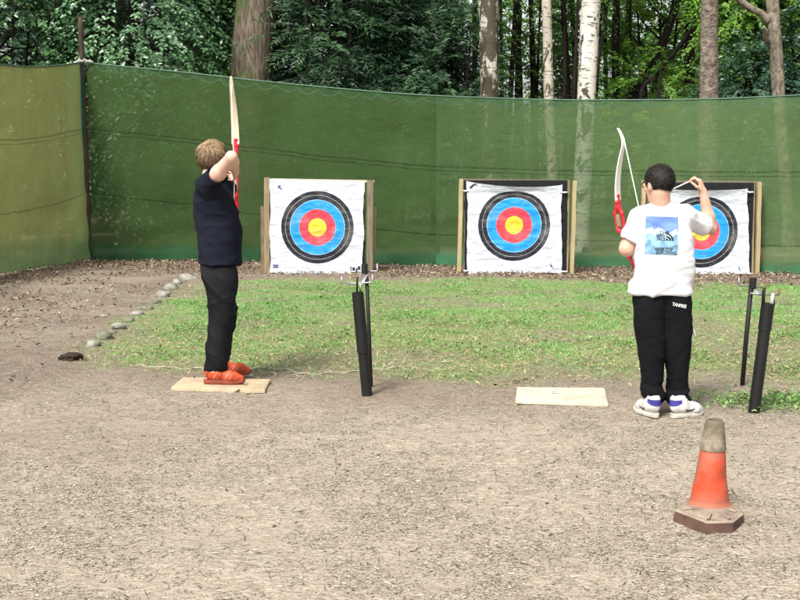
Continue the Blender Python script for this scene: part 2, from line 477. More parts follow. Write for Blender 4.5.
def net_mat(name, c1, c2, teal, transp, teal_base, hem, fade=None):
    N = Nodes(name)
    co = N.coord("Object")
    u, dt, vb = N.attr("u"), N.attr("dtop"), N.attr("vbot")
    big = N.noise(co, .8, 4, .6)
    col = N.mix(N.ramp(big, [(.35, 0.0), (.65, 1.0)]), c1, c2)
    if fade:                                                         # blends to another tone towards one end
        u0, u1, cf = fade
        col = N.mix(N.ramp(N.math('DIVIDE', N.math('SUBTRACT', N.math('ADD', u, N.math('MULTIPLY', N.noise(co, .7, 3), 1.5)), u0 + .75), u1 - u0), [(0, 0.0), (1, 1.0)]), col, cf)
    # woven grain
    thr = N.noise(N.coord("Object", (1, 1, 9)), 38, 3, .6); thr2 = N.noise(N.coord("Object", (9, 9, .6)), 12, 3, .6)
    col = N.mix(N.ramp(thr, [(.35, .4), (.6, 0.0)]), col, tuple(x * .55 for x in c1))
    col = N.mix(N.ramp(thr2, [(.50, 0.0), (.75, .3)]), col, tuple(min(1, x * 1.5) for x in c2))
    grain = N.noise(N.coord("Object", (1, 1, 6)), 14, 6, .75)
    col = N.mix(N.ramp(grain, [(.3, .35), (.6, 0.0)]), col, tuple(x * .6 for x in c1))
    # fresher strip along the foot
    ft = N.math('ADD', N.math('MULTIPLY', N.noise(co, 2.5, 3), .35), -.17)
    foot = N.ramp(N.math('ADD', vb, ft), [(teal_base * .45, 1.0), (teal_base, 0.0)])
    col = N.mix(N.math('MULTIPLY', foot, .5), col, teal)
    # seams where the metre-wide strips overlap
    for d0, w in ((1.0, .016), (1.06, .010), (2.0, .014)):
        e = N.math('ABSOLUTE', N.math('SUBTRACT', N.math('ADD', dt, N.math('MULTIPLY', N.noise(co, 1.1, 2), .05)), d0 + .025))
        col = N.mix(N.ramp(e, [(w * .5, .6), (w, 0.0)]), col, tuple(x * .35 for x in c1))
    # scalloped hem hanging from the wire
    uw = N.math('ADD', u, N.math('MULTIPLY', N.noise(co, 1.4, 2), .35))
    sc = N.math('MULTIPLY', N.math('ABSOLUTE', N.math('SINE', N.math('MULTIPLY', uw, math.pi / .33))), N.math('ADD', N.noise(co, .9, 2), .35))
    edge = N.math('SUBTRACT', dt, N.math('ADD', N.math('MULTIPLY', sc, .085), .035))
    if hem:
        col = N.mix(N.ramp(edge, [(.0, .16), (.012, 0.0)]), col, teal)
        col = N.mix(N.ramp(N.math('ABSOLUTE', edge), [(.004, .42), (.011, 0.0)]), col, (.12, .20, .14))
    tr = N.math('MULTIPLY', N.ramp(N.noise(co, 1.6, 4, .65), [(.3, .55), (.7, 1.35)]), transp)
    tr = N.math('MULTIPLY', tr, N.ramp(foot, [(0, 1.0), (1, .3)]))
    nr = N.bump(N.noise(N.coord("Object", (1, 1, 2.2)), 3.0, 4, .6), .35, .05)
    return N.bsdf(col, .75, .12, nr, transl=.35, transp=tr)

def net_panel(name, label, base, tops, mat, rope_mat, n=150, rows=36, billow=.075, seed=1, wires=True):
    base = catmull(base, n); top = np.interp(np.linspace(0, 1, n), np.linspace(0, 1, len(tops)), tops) if np.ndim(tops) == 1 else tops
    seg = np.r_[0, np.cumsum(np.linalg.norm(np.diff(base[:, :2], axis=0), axis=1))]
    tan = np.gradient(base[:, :2], axis=0); tan /= np.linalg.norm(tan, axis=1)[:, None]
    nrm = np.c_[tan[:, 1], -tan[:, 0]]
    V = []; U = []; D = []; B = []
    zb = ground_z(base) + .01
    for j in range(rows + 1):
        f = j / rows
        # netting sags in tight folds towards the foot
        z = zb + (top - zb) * (f ** .92)
        Q = np.c_[seg, z, np.full(n, seed * 3.3)]
        off = (fbm(Q, (.55, .5, 1), seed) - .5) * billow * 4 * math.sin(math.pi * min(f * 1.05, 1)) + (fbm(Q, (5, 1.2, 1), seed + 4) - .5) * .055 * (1 - f * .5)
        off = off + (1 - f) ** 3 * (fbm(Q, (1.3, 4, 1), seed + 8) - .35) * .18
        zz = z + (fbm(np.c_[seg, seg * 0, seg * 0], 2.4, seed + 2) - .5) * .05 * (1 - f)
        V.append(np.c_[base[:, 0] + nrm[:, 0] * off, base[:, 1] + nrm[:, 1] * off, zz])
        U.append(seg); D.append(top - z); B.append(z - zb)
    V = np.concatenate(V)
    I = np.arange((rows + 1) * n).reshape(rows + 1, n)
    Fq = np.stack([I[:-1, :-1], I[:-1, 1:], I[1:, 1:], I[1:, :-1]], -1).reshape(-1, 4)
    root = thing(name, label, "netting", tuple(base[n // 2][:2]) + (0,), "green netting round the range")
    me = mesh_from("netting", V, Fq); attr(me, "u", np.concatenate(U)); attr(me, "dtop", np.concatenate(D)); attr(me, "vbot", np.concatenate(B))
    link("netting", me, mat, root)
    if wires:
        m = MB(); m.tube([(base[i][0], base[i][1], top[i] + .006) for i in range(0, n, 2)] + [(base[-1][0], base[-1][1], top[-1] + .006)], .011, 6)
        m.build("top_cord", rope_mat, root, True)
    return root

m_rope_green = simple("green_cord", (.10, .17, .12), (.05, .10, .07), 60, .7)
corner = gp(89, 259)
# top edge heights read along the fence
def top_h(pxs, Ys, pys): return [PP(x, y, Y).z for x, Y, y in zip(pxs, Ys, pys)]
baseL = [np.array((-6.3, 9.0, 0)), np.array((-5.95, 12.0, 0)), np.array(gp(0, 275)), np.array(gp(45, 267)), np.array(corner)]
TL = catmull([(2.70,), (2.68,), (PP(0, 64, baseL[2][1]).z,), (PP(42, 67, baseL[3][1]).z,), (PP(88, 63, corner.y).z,)], 150)[:, 0]
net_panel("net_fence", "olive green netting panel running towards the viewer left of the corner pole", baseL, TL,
          net_mat("sunlit_olive_netting", (.31, .335, .12), (.25, .285, .10), (.02, .15, .08), .10, .5, False), m_rope_green, seed=2, billow=.03)  # brighter olive base paints the sunlight on this panel into its colour
mx = [92, 130, 190, 255, 330, 400, 440]; mb = [259.3, 260.2, 261, 262.5, 264.5, 265.8, 266.2]; mt = [63, 67, 73, 80.5, 88, 94, 96.3]
mB = [np.array(gp(a, b)) for a, b in zip(mx, mb)]
mT = catmull([(PP(a, t, b[1]).z,) for a, t, b in zip(mx, mt, mB)], 150)[:, 0]
net_panel("net_fence", "dark green netting panel behind the archer in navy, from corner pole to middle", mB, mT,
          net_mat("dark_netting", (.046, .086, .025), (.064, .110, .034), (.010, .11, .06), .135, .30, True, (3.0, 6.6, (.072, .132, .044))), m_rope_green, seed=5)
rx = [436, 480, 540, 600, 690, 765, 800, 840, 900, 1000]; rb = [266.2, 266.4, 266.6, 267.2, 269.3, 272.8, 275.4, 279, 288, 306]
rt = [96.2, 98, 100, 100.5, 99.7, 97, 94.8, 91, 83, 70]
rB = [np.array(gp(a, b)) - np.array((0, .03, 0)) for a, b in zip(rx, rb)]
rT = catmull([(PP(a, t, b[1]).z,) for a, t, b in zip(rx, rt, rB)], 150)[:, 0]
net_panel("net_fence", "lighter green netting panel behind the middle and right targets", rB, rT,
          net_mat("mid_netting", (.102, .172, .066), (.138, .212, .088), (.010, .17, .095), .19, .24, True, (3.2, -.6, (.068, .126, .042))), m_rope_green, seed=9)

# poles
m_pole = simple("weathered_pole", (.075, .05, .036), (.03, .022, .016), 18, .85, .2, .5, stretch=(1, 1, .25))
pb = corner + Vector((.02, -.06, 0))
root = thing("net_pole", "tall dark brown pole standing in the corner between two nets", "pole", pb)
m = MB(); pt = [pb + Vector((0, 0, -.2))]
ztop = PP(89, 17, pb.y).z
for i in range(1, 13):
    f = i / 12; pt.append(Vector((pb.x - .02 * f + random.uniform(-.008, .008), pb.y, f * ztop)))
m.tube(pt, [.055 - .018 * i / 12 for i in range(13)], 9, jitter=.08)
m.build("pole", m_pole, root, True)
for z, dx in ((ztop * .93, .06), (ztop * .86, -.07), (ztop * .79, .05), (ztop * .73, -.055)):
    m = MB()
    m.tube([(pb.x, pb.y, z - .03), (pb.x + dx, pb.y - .02, z), (pb.x + dx * 1.5, pb.y - .03, z + .03)], [.018, .014, .008], 6)
    m.build("branch_stub", m_pole, root, True)
m = MB()
zt = PP(89, 62, pb.y).z
for k in range(8):
    x0 = pb.x - .13 + k * .035
    m.tube([(x0, pb.y - .07, zt + random.uniform(-.01, .03)), (x0 + .03, pb.y - .09, zt + random.uniform(-.01, .045)), (x0 + .06, pb.y - .07, zt + random.uniform(-.015, .02))], .012, 6)
m.build("tie_rope", simple("white_tie", (.62, .62, .58), (.35, .34, .3), 50), root, True)
# teal fold of net lashed down the pole
m = MB()
n = 24; Vv = []
for i in range(n + 1):
    z = .02 + (zt - .05) * i / n
    w = .15 + .05 * (fbm(np.array([[z, 0, 0]]), 2.0, 6)[0] - .5) - .02 * (1 - i / n)
    Vv += [(pb.x - .02, pb.y - .065, z), (pb.x - .06 - w * .4, pb.y - .13 + .02 * math.sin(z * 5), z), (pb.x - .06 - w, pb.y - .10, z)]
m.add(Vv, [(3 * i + k, 3 * i + k + 1, 3 * i + 4 + k, 3 * i + 3 + k) for i in range(n) for k in range(2)])
m.build("net_fold", simple("teal_netting", (.025, .21, .14), (.015, .13, .085), 12, .8, .1, transl=.3), root, True)

# ================================================================== WOOD BEHIND THE NETS
def bark(name, c1, c2, furrow=(1, 1, .16), scale=26, bump=.8, moss=None):
    N = Nodes(name)
    co = N.coord("Object", furrow)
    f = N.noise(co, scale, 6, .65, .4); g = N.noise(N.coord("Object"), 3, 4)
    col = N.mix(N.ramp(f, [(.36, 0.0), (.62, 1.0)]), c2, c1)
    col = N.mix(N.ramp(g, [(.35, .4), (.65, 0.0)]), col, c2)
    if moss:
        col = N.mix(N.ramp(N.noise(N.coord("Object", (1, 1, .5)), 2.3, 5, .7), [(.50, 0.0), (.60, .85)]), col, moss)
    return N.bsdf(col, .9, .15, N.bump(f, bump, .03))
def birch(name, white, dark, amount=.5, ivy=None):
    N = Nodes(name)
    lent = N.noise(N.coord("Object", (1.2, 1.2, 5.0)), 4.6, 5, .7, .5)          # dark bands across the bark
    patch = N.noise(N.coord("Object", (1, 1, .55)), 4.2, 5, .65, .6)           # black fissured patches
    tint = N.noise(N.coord("Object"), 2.0, 3)
    col = N.mix(N.ramp(tint, [(.35, 0.0), (.65, 1.0)]), white, tuple(x * .72 for x in white))
    col = N.mix(N.ramp(lent, [(.60 - amount * .06, 0.0), (.635 - amount * .06, .9)]), col, dark)
    col = N.mix(N.ramp(patch, [(.635 - amount * .15, 0.0), (.665 - amount * .15, .95)]), col, dark)
    if ivy:
        col = N.mix(N.ramp(N.noise(N.coord("Object", (1, 1, .4)), 3.3, 5, .7), [(.47, 0.0), (.52, .95)]), col, ivy)
    return N.bsdf(col, .8, .2, N.bump(patch, .5, .02))

m_oak = bark("furrowed_bark", (.21, .172, .13), (.06, .045, .034), moss=(.045, .075, .018))
m_dark_bark = bark("dark_bark", (.045, .036, .028), (.015, .012, .010))
m_grey_bark = bark("grey_bark", (.28, .235, .19), (.06, .046, .036), (1, 1, 1.9), 12, 1.0)
m_pale_bark = bark("pale_bark", (.30, .26, .195), (.07, .055, .042), (1, 1, .6), 12, .9)
m_birch_a = birch("mottled_birch", (.52, .48, .40), (.025, .021, .016), .8, (.045, .04, .024))
m_birch_b = birch("white_birch", (.60, .575, .50), (.04, .034, .028), .62)
m_birch_c = birch("cream_birch", (.50, .455, .365), (.06, .048, .036), .5)

def trunk_pts(p0, p1, Y, z_hi, wob=.03, n=14):
    """axis and slope of a trunk from where it crosses two heights of the photograph"""
    a = PP(*p0, Y); b = PP(*p1, Y)
    s = (b - a) / (b.z - a.z)
    base = a + s * (-.15 - a.z)
    out = []
    for i in range(n + 1):
        z = -.15 + (z_hi + .15) * i / n
        out.append(base + s * (z + .15) + Vector((random.uniform(-wob, wob) * min(1, i), random.uniform(-wob, wob), 0)) * (0 if a.z - .5 < z < b.z + .3 else 1))
    return out, a, b
def trunk_mesh(pts, ra, rb, za, zb, flare=.25, n=14, rough=.04, seed=0, fine=3):
    """tapered trunk with an uneven surface"""
    P = catmull([tuple(p) for p in pts], len(pts) * fine)
    V = []
    for i, p in enumerate(P):
        t = (p[2] - za) / (zb - za)
        r = max(ra + (rb - ra) * t, .02) if t > -3 else ra
        r = min(r, ra * 1.6) * (1 + flare * max(0, 1 - p[2] / .7) ** 2)
        for k in range(n):
            th = 2 * math.pi * k / n
            q = np.array([[math.cos(th) * 2.0, math.sin(th) * 2.0 + seed, p[2] * 1.1]])
            rr = r * (1 + (fbm(q, 1.6, seed) [0] - .5) * rough * 4)
            V.append((p[0] + rr * math.cos(th), p[1] + rr * math.sin(th), p[2]))
    F = [(i * n + k, i * n + (k + 1) % n, (i + 1) * n + (k + 1) % n, (i + 1) * n + k) for i in range(len(P) - 1) for k in range(n)]
    return V, F

def leaf_cloud(C, D, L, W, fold=.25, curl=.15):
    """one folded leaf per row: C base, D direction, L length, W half width; normals mostly up"""
    n = len(C)
    D = D / np.linalg.norm(D, axis=1)[:, None]
    up = np.tile([0, -.62, .8], (n, 1)) + RNG.normal(0, .28, (n, 3))   # blades turn to the light of the clearing
    S = np.cross(D, up); S /= np.linalg.norm(S, axis=1)[:, None] + 1e-9
    Nn = np.cross(S, D)
    L = L[:, None]; W = W[:, None]
    tip = C + D * L - Nn * L * curl
    midp = C + D * L * .45
    V = np.stack([C, midp + S * W + Nn * W * fold, tip, midp - S * W + Nn * W * fold], 1).reshape(-1, 3)
    b = np.arange(n) * 4
    F = np.concatenate([np.stack([b, b + 1, b + 2], 1), np.stack([b, b + 2, b + 3], 1)])
    return V, F
def sprays(O, Dr, n_leaf, length, leaf_l, leaf_w, droop=.35, spread=.9, flat=.25):
    """leafy twigs: origin O, direction Dr; leaves in two rows along a drooping line"""
    m = len(O)
    Dr = Dr / np.linalg.norm(Dr, axis=1)[:, None]
    S = np.cross(Dr, np.array([0, 0, 1.0]) + RNG.normal(0, flat, (m, 3))); S /= np.linalg.norm(S, axis=1)[:, None] + 1e-9
    Ls = RNG.uniform(*length, m)
    t = np.linspace(.08, 1, n_leaf)
    P = O[:, None, :] + Dr[:, None, :] * (t[None, :, None] * Ls[:, None, None])
    P[:, :, 2] -= droop * (t[None, :] ** 2) * Ls[:, None]
    side = np.where(np.arange(n_leaf) % 2 == 0, 1, -1)
    d = Dr[:, None, :] * (1 - spread * .45) + S[:, None, :] * (side[None, :, None] * spread)
    d = d + RNG.normal(0, .22, d.shape); d[:, :, 2] -= droop * t[None, :] * .9
    P = P + RNG.normal(0, .012, P.shape)
    k = m * n_leaf
    ll = RNG.uniform(*leaf_l, k) * np.tile(np.where(t > .85, .75, 1.0), m)
    V, F = leaf_cloud(P.reshape(k, 3), d.reshape(k, 3), ll, ll * RNG.uniform(*leaf_w, k))
    rnd = np.clip(np.repeat(RNG.uniform(0, 1, m), n_leaf) * .6 + RNG.uniform(0, .4, k), 0, 1)
    return V, F, np.repeat(rnd, 4)

LV = dict(
    laurel=leaf_mat("laurel_leaves", [(0, (.022, .06, .028)), (.6, (.055, .13, .045)), (1, (.12, .23, .075))], .28, .65, .18),
    elder=leaf_mat("silvery_leaves", [(0, (.04, .10, .05)), (.6, (.095, .20, .085)), (1, (.18, .31, .13))], .30, .65, .2),
    yew=leaf_mat("conifer_needles", [(0, (.007, .022, .009)), (.6, (.018, .055, .02)), (1, (.08, .17, .06))], .45, .35, .1),
    beech=leaf_mat("beech_leaves", [(0, (.035, .10, .02)), (.5, (.09, .21, .04)), (1, (.18, .34, .07))], .42, .4, .38),
    lime=leaf_mat("lime_leaves", [(0, (.09, .21, .03)), (.5, (.18, .38, .05)), (1, (.32, .52, .09))], .42, .4, .45),
    holly=leaf_mat("holly_leaves", [(0, (.013, .04, .02)), (.6, (.03, .08, .04)), (1, (.07, .145, .07))], .32, .55, .12),
)

def bush(name, label, cat, cx, cy, rx, ry, z0, z1, n_spr, leaf, kind, group=None, n_leaf=22, length=(.45, .95), ll=(.07, .11), lw=(.24, .34), droop=.35, hole=.42, seed=1, stems=5, m_bark=None):
    """woody plant: forked stems and a crown of leafy sprays filling an ellipsoid"""
    root = thing(name, label, cat, (cx, cy, 0), group)
    m = MB(); ends = []
    for i in range(stems):
        a = 2 * math.pi * i / stems + random.uniform(-.4, .4)
        r = random.uniform(.35, .8)
        top = Vector((cx + math.cos(a) * rx * r, cy + math.sin(a) * ry * r, z0 + (z1 - z0) * random.uniform(.6, .95)))
        b0 = Vector((cx + math.cos(a) * .12, cy + math.sin(a) * .12, -.1))
        midp = b0.lerp(top, .5) + Vector((0, 0, .3))
        m.tube([b0, midp, top], [.06, .045, .012], 7, jitter=.1)
        for k in range(4):
            f = random.uniform(.4, .95)
            q = (b0.lerp(midp, f * 2) if f < .5 else midp.lerp(top, f * 2 - 1))
            e = q + Vector((random.uniform(-1, 1) * rx * .5, random.uniform(-1, 1) * ry * .5, random.uniform(.0, .6)))
            m.tube([q, q.lerp(e, .5) + Vector((0, 0, .1)), e], [.025, .018, .006], 5)
    m.build("stem", m_bark or m_dark_bark, root, True)
    O = []; Dd = []
    tot = 0
    while tot < n_spr:
        k = n_spr * 2
        d = RNG.normal(0, 1, (k, 3)); d /= np.linalg.norm(d, axis=1)[:, None]
        rad = RNG.uniform(.45, 1.0, k) ** .6
        p = d * rad[:, None]
        P = np.c_[cx + p[:, 0] * rx, cy + p[:, 1] * ry, (z0 + z1) / 2 + p[:, 2] * (z1 - z0) / 2]
        ok = fbm(P, .9, seed, 3) > hole
        ok &= (P[:, 2] > z0)
        O.append(P[ok]); Dd.append(np.c_[d[ok, 0], d[ok, 1], d[ok, 2] * .5 + .05] + RNG.normal(0, .35, (ok.sum(), 3))); tot += ok.sum()
    O = np.concatenate(O)[:n_spr]; Dd = np.concatenate(Dd)[:n_spr]
    V, F, r = sprays(O, Dd, n_leaf, length, ll, lw, droop)
    me = mesh_from("foliage", V, F); attr(me, "rnd", r)
    link("foliage", me, LV[leaf], root, smooth=False)
    return root

# shared high crown, out of the frame, so the wood is as dark below as a wood is
def crown_mesh(seed, rx, rz, n):
    d = RNG.normal(0, 1, (n, 3)); d /= np.linalg.norm(d, axis=1)[:, None]
    p = d * (RNG.uniform(.1, 1, n) ** .45)[:, None]
    P = np.c_[p[:, 0] * rx, p[:, 1] * rx, p[:, 2] * rz]
    ok = fbm(P + 50, .55, seed) > .40
    P = P[ok]; d = d[ok]
    V, F, r = sprays(P, np.c_[d[:, 0], d[:, 1], d[:, 2] * .3] + RNG.normal(0, .4, (len(P), 3)), 12, (.7, 1.2), (.22, .34), (.28, .38), .3)
    me = mesh_from("crown", V, F); attr(me, "rnd", r); me.materials.append(LV["beech"])
    return me
CROWNS = [crown_mesh(3, 3.0, 3.4, 420), crown_mesh(8, 2.6, 3.8, 380)]

def tree(name, label, px100, px0, w100, w0, Y, mat, group=None, z_hi=17, crown=0, rough=.04, seed=1, branches=(), y_ref=98, flare=.25, wob=.03, fine=3):
    pts, a, b = trunk_pts((px100, y_ref), (px0, 0), Y, z_hi, wob)
    mpp = Y / F_PX
    root = thing(name, label, "tree", (pts[0].x, pts[0].y, 0), group)
    V, F = trunk_mesh(pts, w100 * mpp / 2, w0 * mpp / 2, a.z, b.z, flare, 14, rough, seed, fine)
    link("trunk", mesh_from("trunk", V, F), mat, root)
    for pl, r in branches:
        m = MB(); q = catmull([tuple(p) for p in pl], len(pl) * 4)
        m.tube([tuple(x) for x in q], [r[0] + (r[1] - r[0]) * i / (len(q) - 1) for i in range(len(q))], 8, jitter=.07)
        m.build("branch", mat, root, True)
    if crown is not None:
        o = bpy.data.objects.new("crown", CROWNS[crown]); COL.objects.link(o)
        o.parent = root
        top = pts[-1]
        o.location = (top.x - pts[0].x, top.y - pts[0].y, z_hi - 1.2)
        o.rotation_euler = (0, 0, random.uniform(0, 6))
        # limbs that carry the crown
        m = MB()
        for k in range(6):
            t = pts[-1 - k % 4]; an = random.uniform(0, 6.28)
            m.tube([t, t + Vector((math.cos(an) * .9, math.sin(an) * .9, .8)), t + Vector((math.cos(an) * 2.2, math.sin(an) * 2.2, 1.5))], [.07, .045, .012], 6)
        m.build("limb", mat, root, True)
    return root

tree("broadleaf_tree", "thick brown furrowed trunk behind the archer in navy", 250.5, 255.5, 43, 39, 20.6, m_oak, crown=0, rough=.02, seed=3, y_ref=80, fine=5)
tree("birch_tree", "mottled birch with dark patches and ivy above the middle target", 489.5, 488, 18, 20, 20.5, m_birch_a, crown=1, seed=5, rough=.07, fine=5)
tree("birch_tree", "slim cream birch left of the thick white birch", 549, 546.5, 10, 9.5, 21.2, m_birch_c, crown=None, seed=6, z_hi=9)
tree("birch_tree", "thick white birch with black marks leaning slightly right", 586.5, 590.5, 18.5, 19, 20.0, m_birch_b, crown=1, seed=7, rough=.05, fine=5)
tree("broadleaf_tree", "straight grey brown knotted trunk right of the archer in white", 708.8, 709, 18.5, 16.5, 19.6, m_grey_bark, crown=0, seed=8, rough=.05, fine=5)
Yf = 20.0
fk = [PP(769, 22, Yf), PP(762, 14, Yf), PP(752, 9, Yf), PP(741, 1, Yf), PP(728, -14, Yf), PP(716, -40, Yf)]
fk2 = [PP(768, 42, Yf), PP(765, 37, Yf - .1), PP(766, 32, Yf - .2), PP(763, 27, Yf - .3)]
tree("broadleaf_tree", "knobbly pale trunk at far right with a bare limb curving up left", 779, 773, 12.5, 13, Yf, m_pale_bark, crown=0, seed=9, rough=.10, fine=5,
     branches=[(fk, (.07, .045)), (fk2, (.05, .03))])
tree("young_tree", "slender ivy covered trunk just left of the corner pole", 80, 79, 8, 8, 21, m_pale_bark, crown=None, seed=10, z_hi=8, rough=.1)
tree("young_tree", "faint thin trunk in the leaves between corner pole and thick brown trunk", 184, 183, 7, 6, 23, m_grey_bark, crown=None, seed=11, z_hi=8)
tree("young_tree", "thin pale stem among conifer boughs right of the thick brown trunk", 307, 306, 3.2, 2.6, 22, m_grey_bark, crown=None, seed=12, z_hi=8)
tree("young_tree", "thin pale stem at the right edge of the dark conifer", 383, 382, 3.0, 2.6, 22.5, m_grey_bark, crown=None, seed=13, z_hi=8)
DARK = [(510.5, 516, 5, 4.5, 27, "left stem of the dark pair right of the mottled birch"), (517.5, 519, 6, 6, 27.6, "right stem of the dark pair right of the mottled birch"),
        (534, 531, 6.5, 5, 29, "dark trunk close left of the slim cream birch"), (568.5, 563, 6, 5.5, 28, "dark trunk between the cream and white birches"),
        (575, 573, 4, 3.5, 33, "thin grey green stem touching the white birch on its left"),
        (606, 605, 4, 4, 30, "thin dark stem just right of the white birch"), (615.5, 616, 8.5, 7.5, 28, "thickest dark trunk right of the white birch"),
        (622.5, 629, 4.5, 4, 30, "dark stem leaning right beside the thickest dark trunk"), (629.5, 630.5, 2.5, 2.5, 27, "thinnest upright dark stem above the archer in white's bow"),
        (689, 690.5, 10.5, 9.5, 27, "dark trunk with ivy close left of the grey brown trunk"),
        (474.5, 475, 5, 5, 28, "dark stem close left of the mottled birch"), (502, 500.5, 3.5, 3.5, 29, "dark stem close right of the mottled birch"),
        (447, 447, 4, 3.5, 31, "dark stem among bright gaps left of the mottled birch")]
for i, (a, b, w1, w0, Y, lab) in enumerate(DARK):
    tree("forest_tree", lab, a, b, w1, w0, Y, m_dark_bark, "dark trunks in the wood", z_hi=11 + (i % 3), crown=(0 if i % 5 == 1 else None), seed=20 + i, rough=.06, fine=2)
# slanting stems
for lab, pl, r, Y in (("dark slanting trunk leaning right, forked, left of the ivy trunk", [(630, 112), (638, 88), (650, 66), (660, 48), (668, 30), (674, 8), (678, -14)], (.13, .07), 26),
                      ("slim dark stem slanting up right across the light leaves", [(640, 100), (655, 78), (668, 60), (682, 42), (694, 22), (702, -5)], (.055, .035), 25),
                      ("slim dark stem slanting up right in front of the ivy trunk", [(652, 100), (659, 74), (664, 48), (672, 22), (683, -6)], (.06, .04), 27.5)):
    q0 = PP(*pl[0], Y); base = Vector((q0.x - .25, Y, -.1))
    root = thing("leaning_tree", lab, "tree", base, "leaning trunks in the wood")
    q = catmull([tuple(base)] + [tuple(PP(x, y, Y)) for x, y in pl], 30)
    m = MB(); m.tube([tuple(x) for x in q], [r[0] + (r[1] - r[0]) * i / 29 for i in range(30)], 8, jitter=.08)
    m.build("trunk", m_dark_bark, root, True)
    m = MB()
    for k in (14, 18, 22, 26):
        p = Vector(q[k]); s = random.choice((-1, 1))
        m.tube([p, p + Vector((.35 * s, .1, .35)), p + Vector((.75 * s, .2, .9))], [r[1] * .45, r[1] * .3, .008], 5)
    m.build("branch", m_dark_bark, root, True)

def X_at(px, Y): return PP(px, 90, Y).x
def bush_px(label, pxa, pxb, Y, ry, z0, z1, n, leaf, cat="shrub", name="evergreen_shrub", **kw):
    a, b = X_at(pxa, Y), X_at(pxb, Y)
    return bush(name, label, cat, (a + b) / 2, Y, (b - a) / 2, ry, z0, z1, n, leaf, leaf, **kw)
bush_px("broad dark laurel above the olive net at far left", -75, 82, 20.8, 1.3, .6, 6.4, 1500, "laurel", seed=2, ll=(.085, .14), hole=.40)
bush_px("silvery leaved shrub with layered drooping sprays right of the corner pole", 84, 205, 20.8, 1.2, .8, 6.6, 1500, "elder", seed=4, ll=(.07, .12), lw=(.26, .36), droop=.55, hole=.37, length=(.6, 1.1))
bush_px("dark holly in the gap left of the thick brown trunk", 168, 258, 22.6, 1.0, .8, 5.2, 800, "holly", seed=6, ll=(.05, .08), hole=.36)
bush_px("bright green overhanging leaves left of the thick brown trunk", 176, 246, 22.0, .8, 4.6, 7.4, 300, "lime", seed=5, ll=(.08, .13), lw=(.3, .42), hole=.40, stems=4, name="broadleaf_sapling", cat="sapling")
bush_px("small bright fern like plant peeping over the net by the thick brown trunk", 196, 236, 20.9, .4, 2.1, 3.22, 60, "lime", seed=15, ll=(.08, .13), lw=(.16, .22), length=(.3, .6), hole=.2, droop=.25, name="fern", cat="plant", stems=3)
for lab, a, b, Y, n, zt, sd_ in (("dark conifer with drooping boughs right of the thick brown trunk", 284, 376, 21.5, 1300, 7.5, 31),
                            ("dark conifer with drooping boughs in the middle of the wood", 345, 440, 22.6, 1200, 7.0, 32),
                            ("lower dark conifer left of the mottled birch", 405, 478, 21.6, 700, 4.3, 33)):
    bush_px(lab, a, b, Y, 1.2, .4, zt, n, "yew", "conifer", "conifer", seed=sd_, n_leaf=34, length=(.6, 1.2), ll=(.09, .15), lw=(.09, .14), droop=.28, hole=.42, stems=3)
bush_px("small leaved shrub with bright gaps between conifer and mottled birch", 420, 500, 26, 1.0, 1.0, 7.4, 420, "beech", seed=42, ll=(.06, .09), hole=.46, name="broadleaf_sapling", cat="sapling", stems=3)
bush_px("thin leafed sapling behind the pair of dark stems", 496, 560, 30, 1.2, 1.0, 8, 520, "beech", seed=43, ll=(.07, .11), hole=.46, name="broadleaf_sapling", cat="sapling", stems=3)
bush_px("leafy sapling behind the white birch", 550, 625, 31, 1.4, 1.0, 8.5, 900, "beech", seed=44, ll=(.07, .11), hole=.42, name="broadleaf_sapling", cat="sapling", stems=4)
bush_px("sunlit pale green sapling behind the slanting stems", 622, 694, 28.5, 1.0, 1.4, 6.6, 900, "lime", seed=45, ll=(.08, .12), hole=.42, name="broadleaf_sapling", cat="sapling", stems=4)
bush_px("leafy sapling in front of the slanting stems", 600, 690, 25.0, 1.0, .8, 3.9, 260, "lime", seed=46, ll=(.07, .11), hole=.46, name="broadleaf_sapling", cat="sapling", stems=4)
bush_px("sunlit lime green sapling between the grey brown and knobbly trunks", 712, 772, 22.8, .8, 3.5, 6.6, 620, "lime", seed=47, ll=(.08, .12), hole=.42, name="broadleaf_sapling", cat="sapling", stems=4)
bush_px("dark low hedge like shrub between the grey brown and knobbly trunks", 705, 792, 22.0, 1.0, .5, 3.9, 900, "holly", seed=48, ll=(.06, .10), hole=.36, droop=.5)
bush_px("dark shrub at the right edge beyond the knobbly trunk", 774, 860, 22.5, 1.2, .5, 6.6, 1200, "holly", seed=49, ll=(.07, .11), hole=.36)
for lab, a, b, sd_ in (("dark mass of evergreen behind the olive net and corner pole", -90, 110, 71), ("dark mass of evergreen behind the silvery shrub", 60, 260, 72),
                       ("dark mass of evergreen behind the conifers", 240, 440, 73)):
    bush_px(lab, a, b, 26.5, 1.5, .3, 8.5, 900, "holly", seed=sd_, ll=(.13, .2), lw=(.3, .42), length=(.6, 1.2), hole=.30)
# leafage hanging into the top of the frame
bush_px("leafy bough hanging over the white birch from above", 500, 640, 24.5, .8, 5.0, 7.0, 300, "beech", seed=52, ll=(.07, .11), hole=.44, name="overhanging_sapling", cat="sapling", stems=4)
bush_px("leafy bough hanging over the right trunks from above", 650, 800, 25.2, .8, 5.2, 7.2, 300, "beech", seed=53, ll=(.07, .11), hole=.44, name="overhanging_sapling", cat="sapling", stems=4)

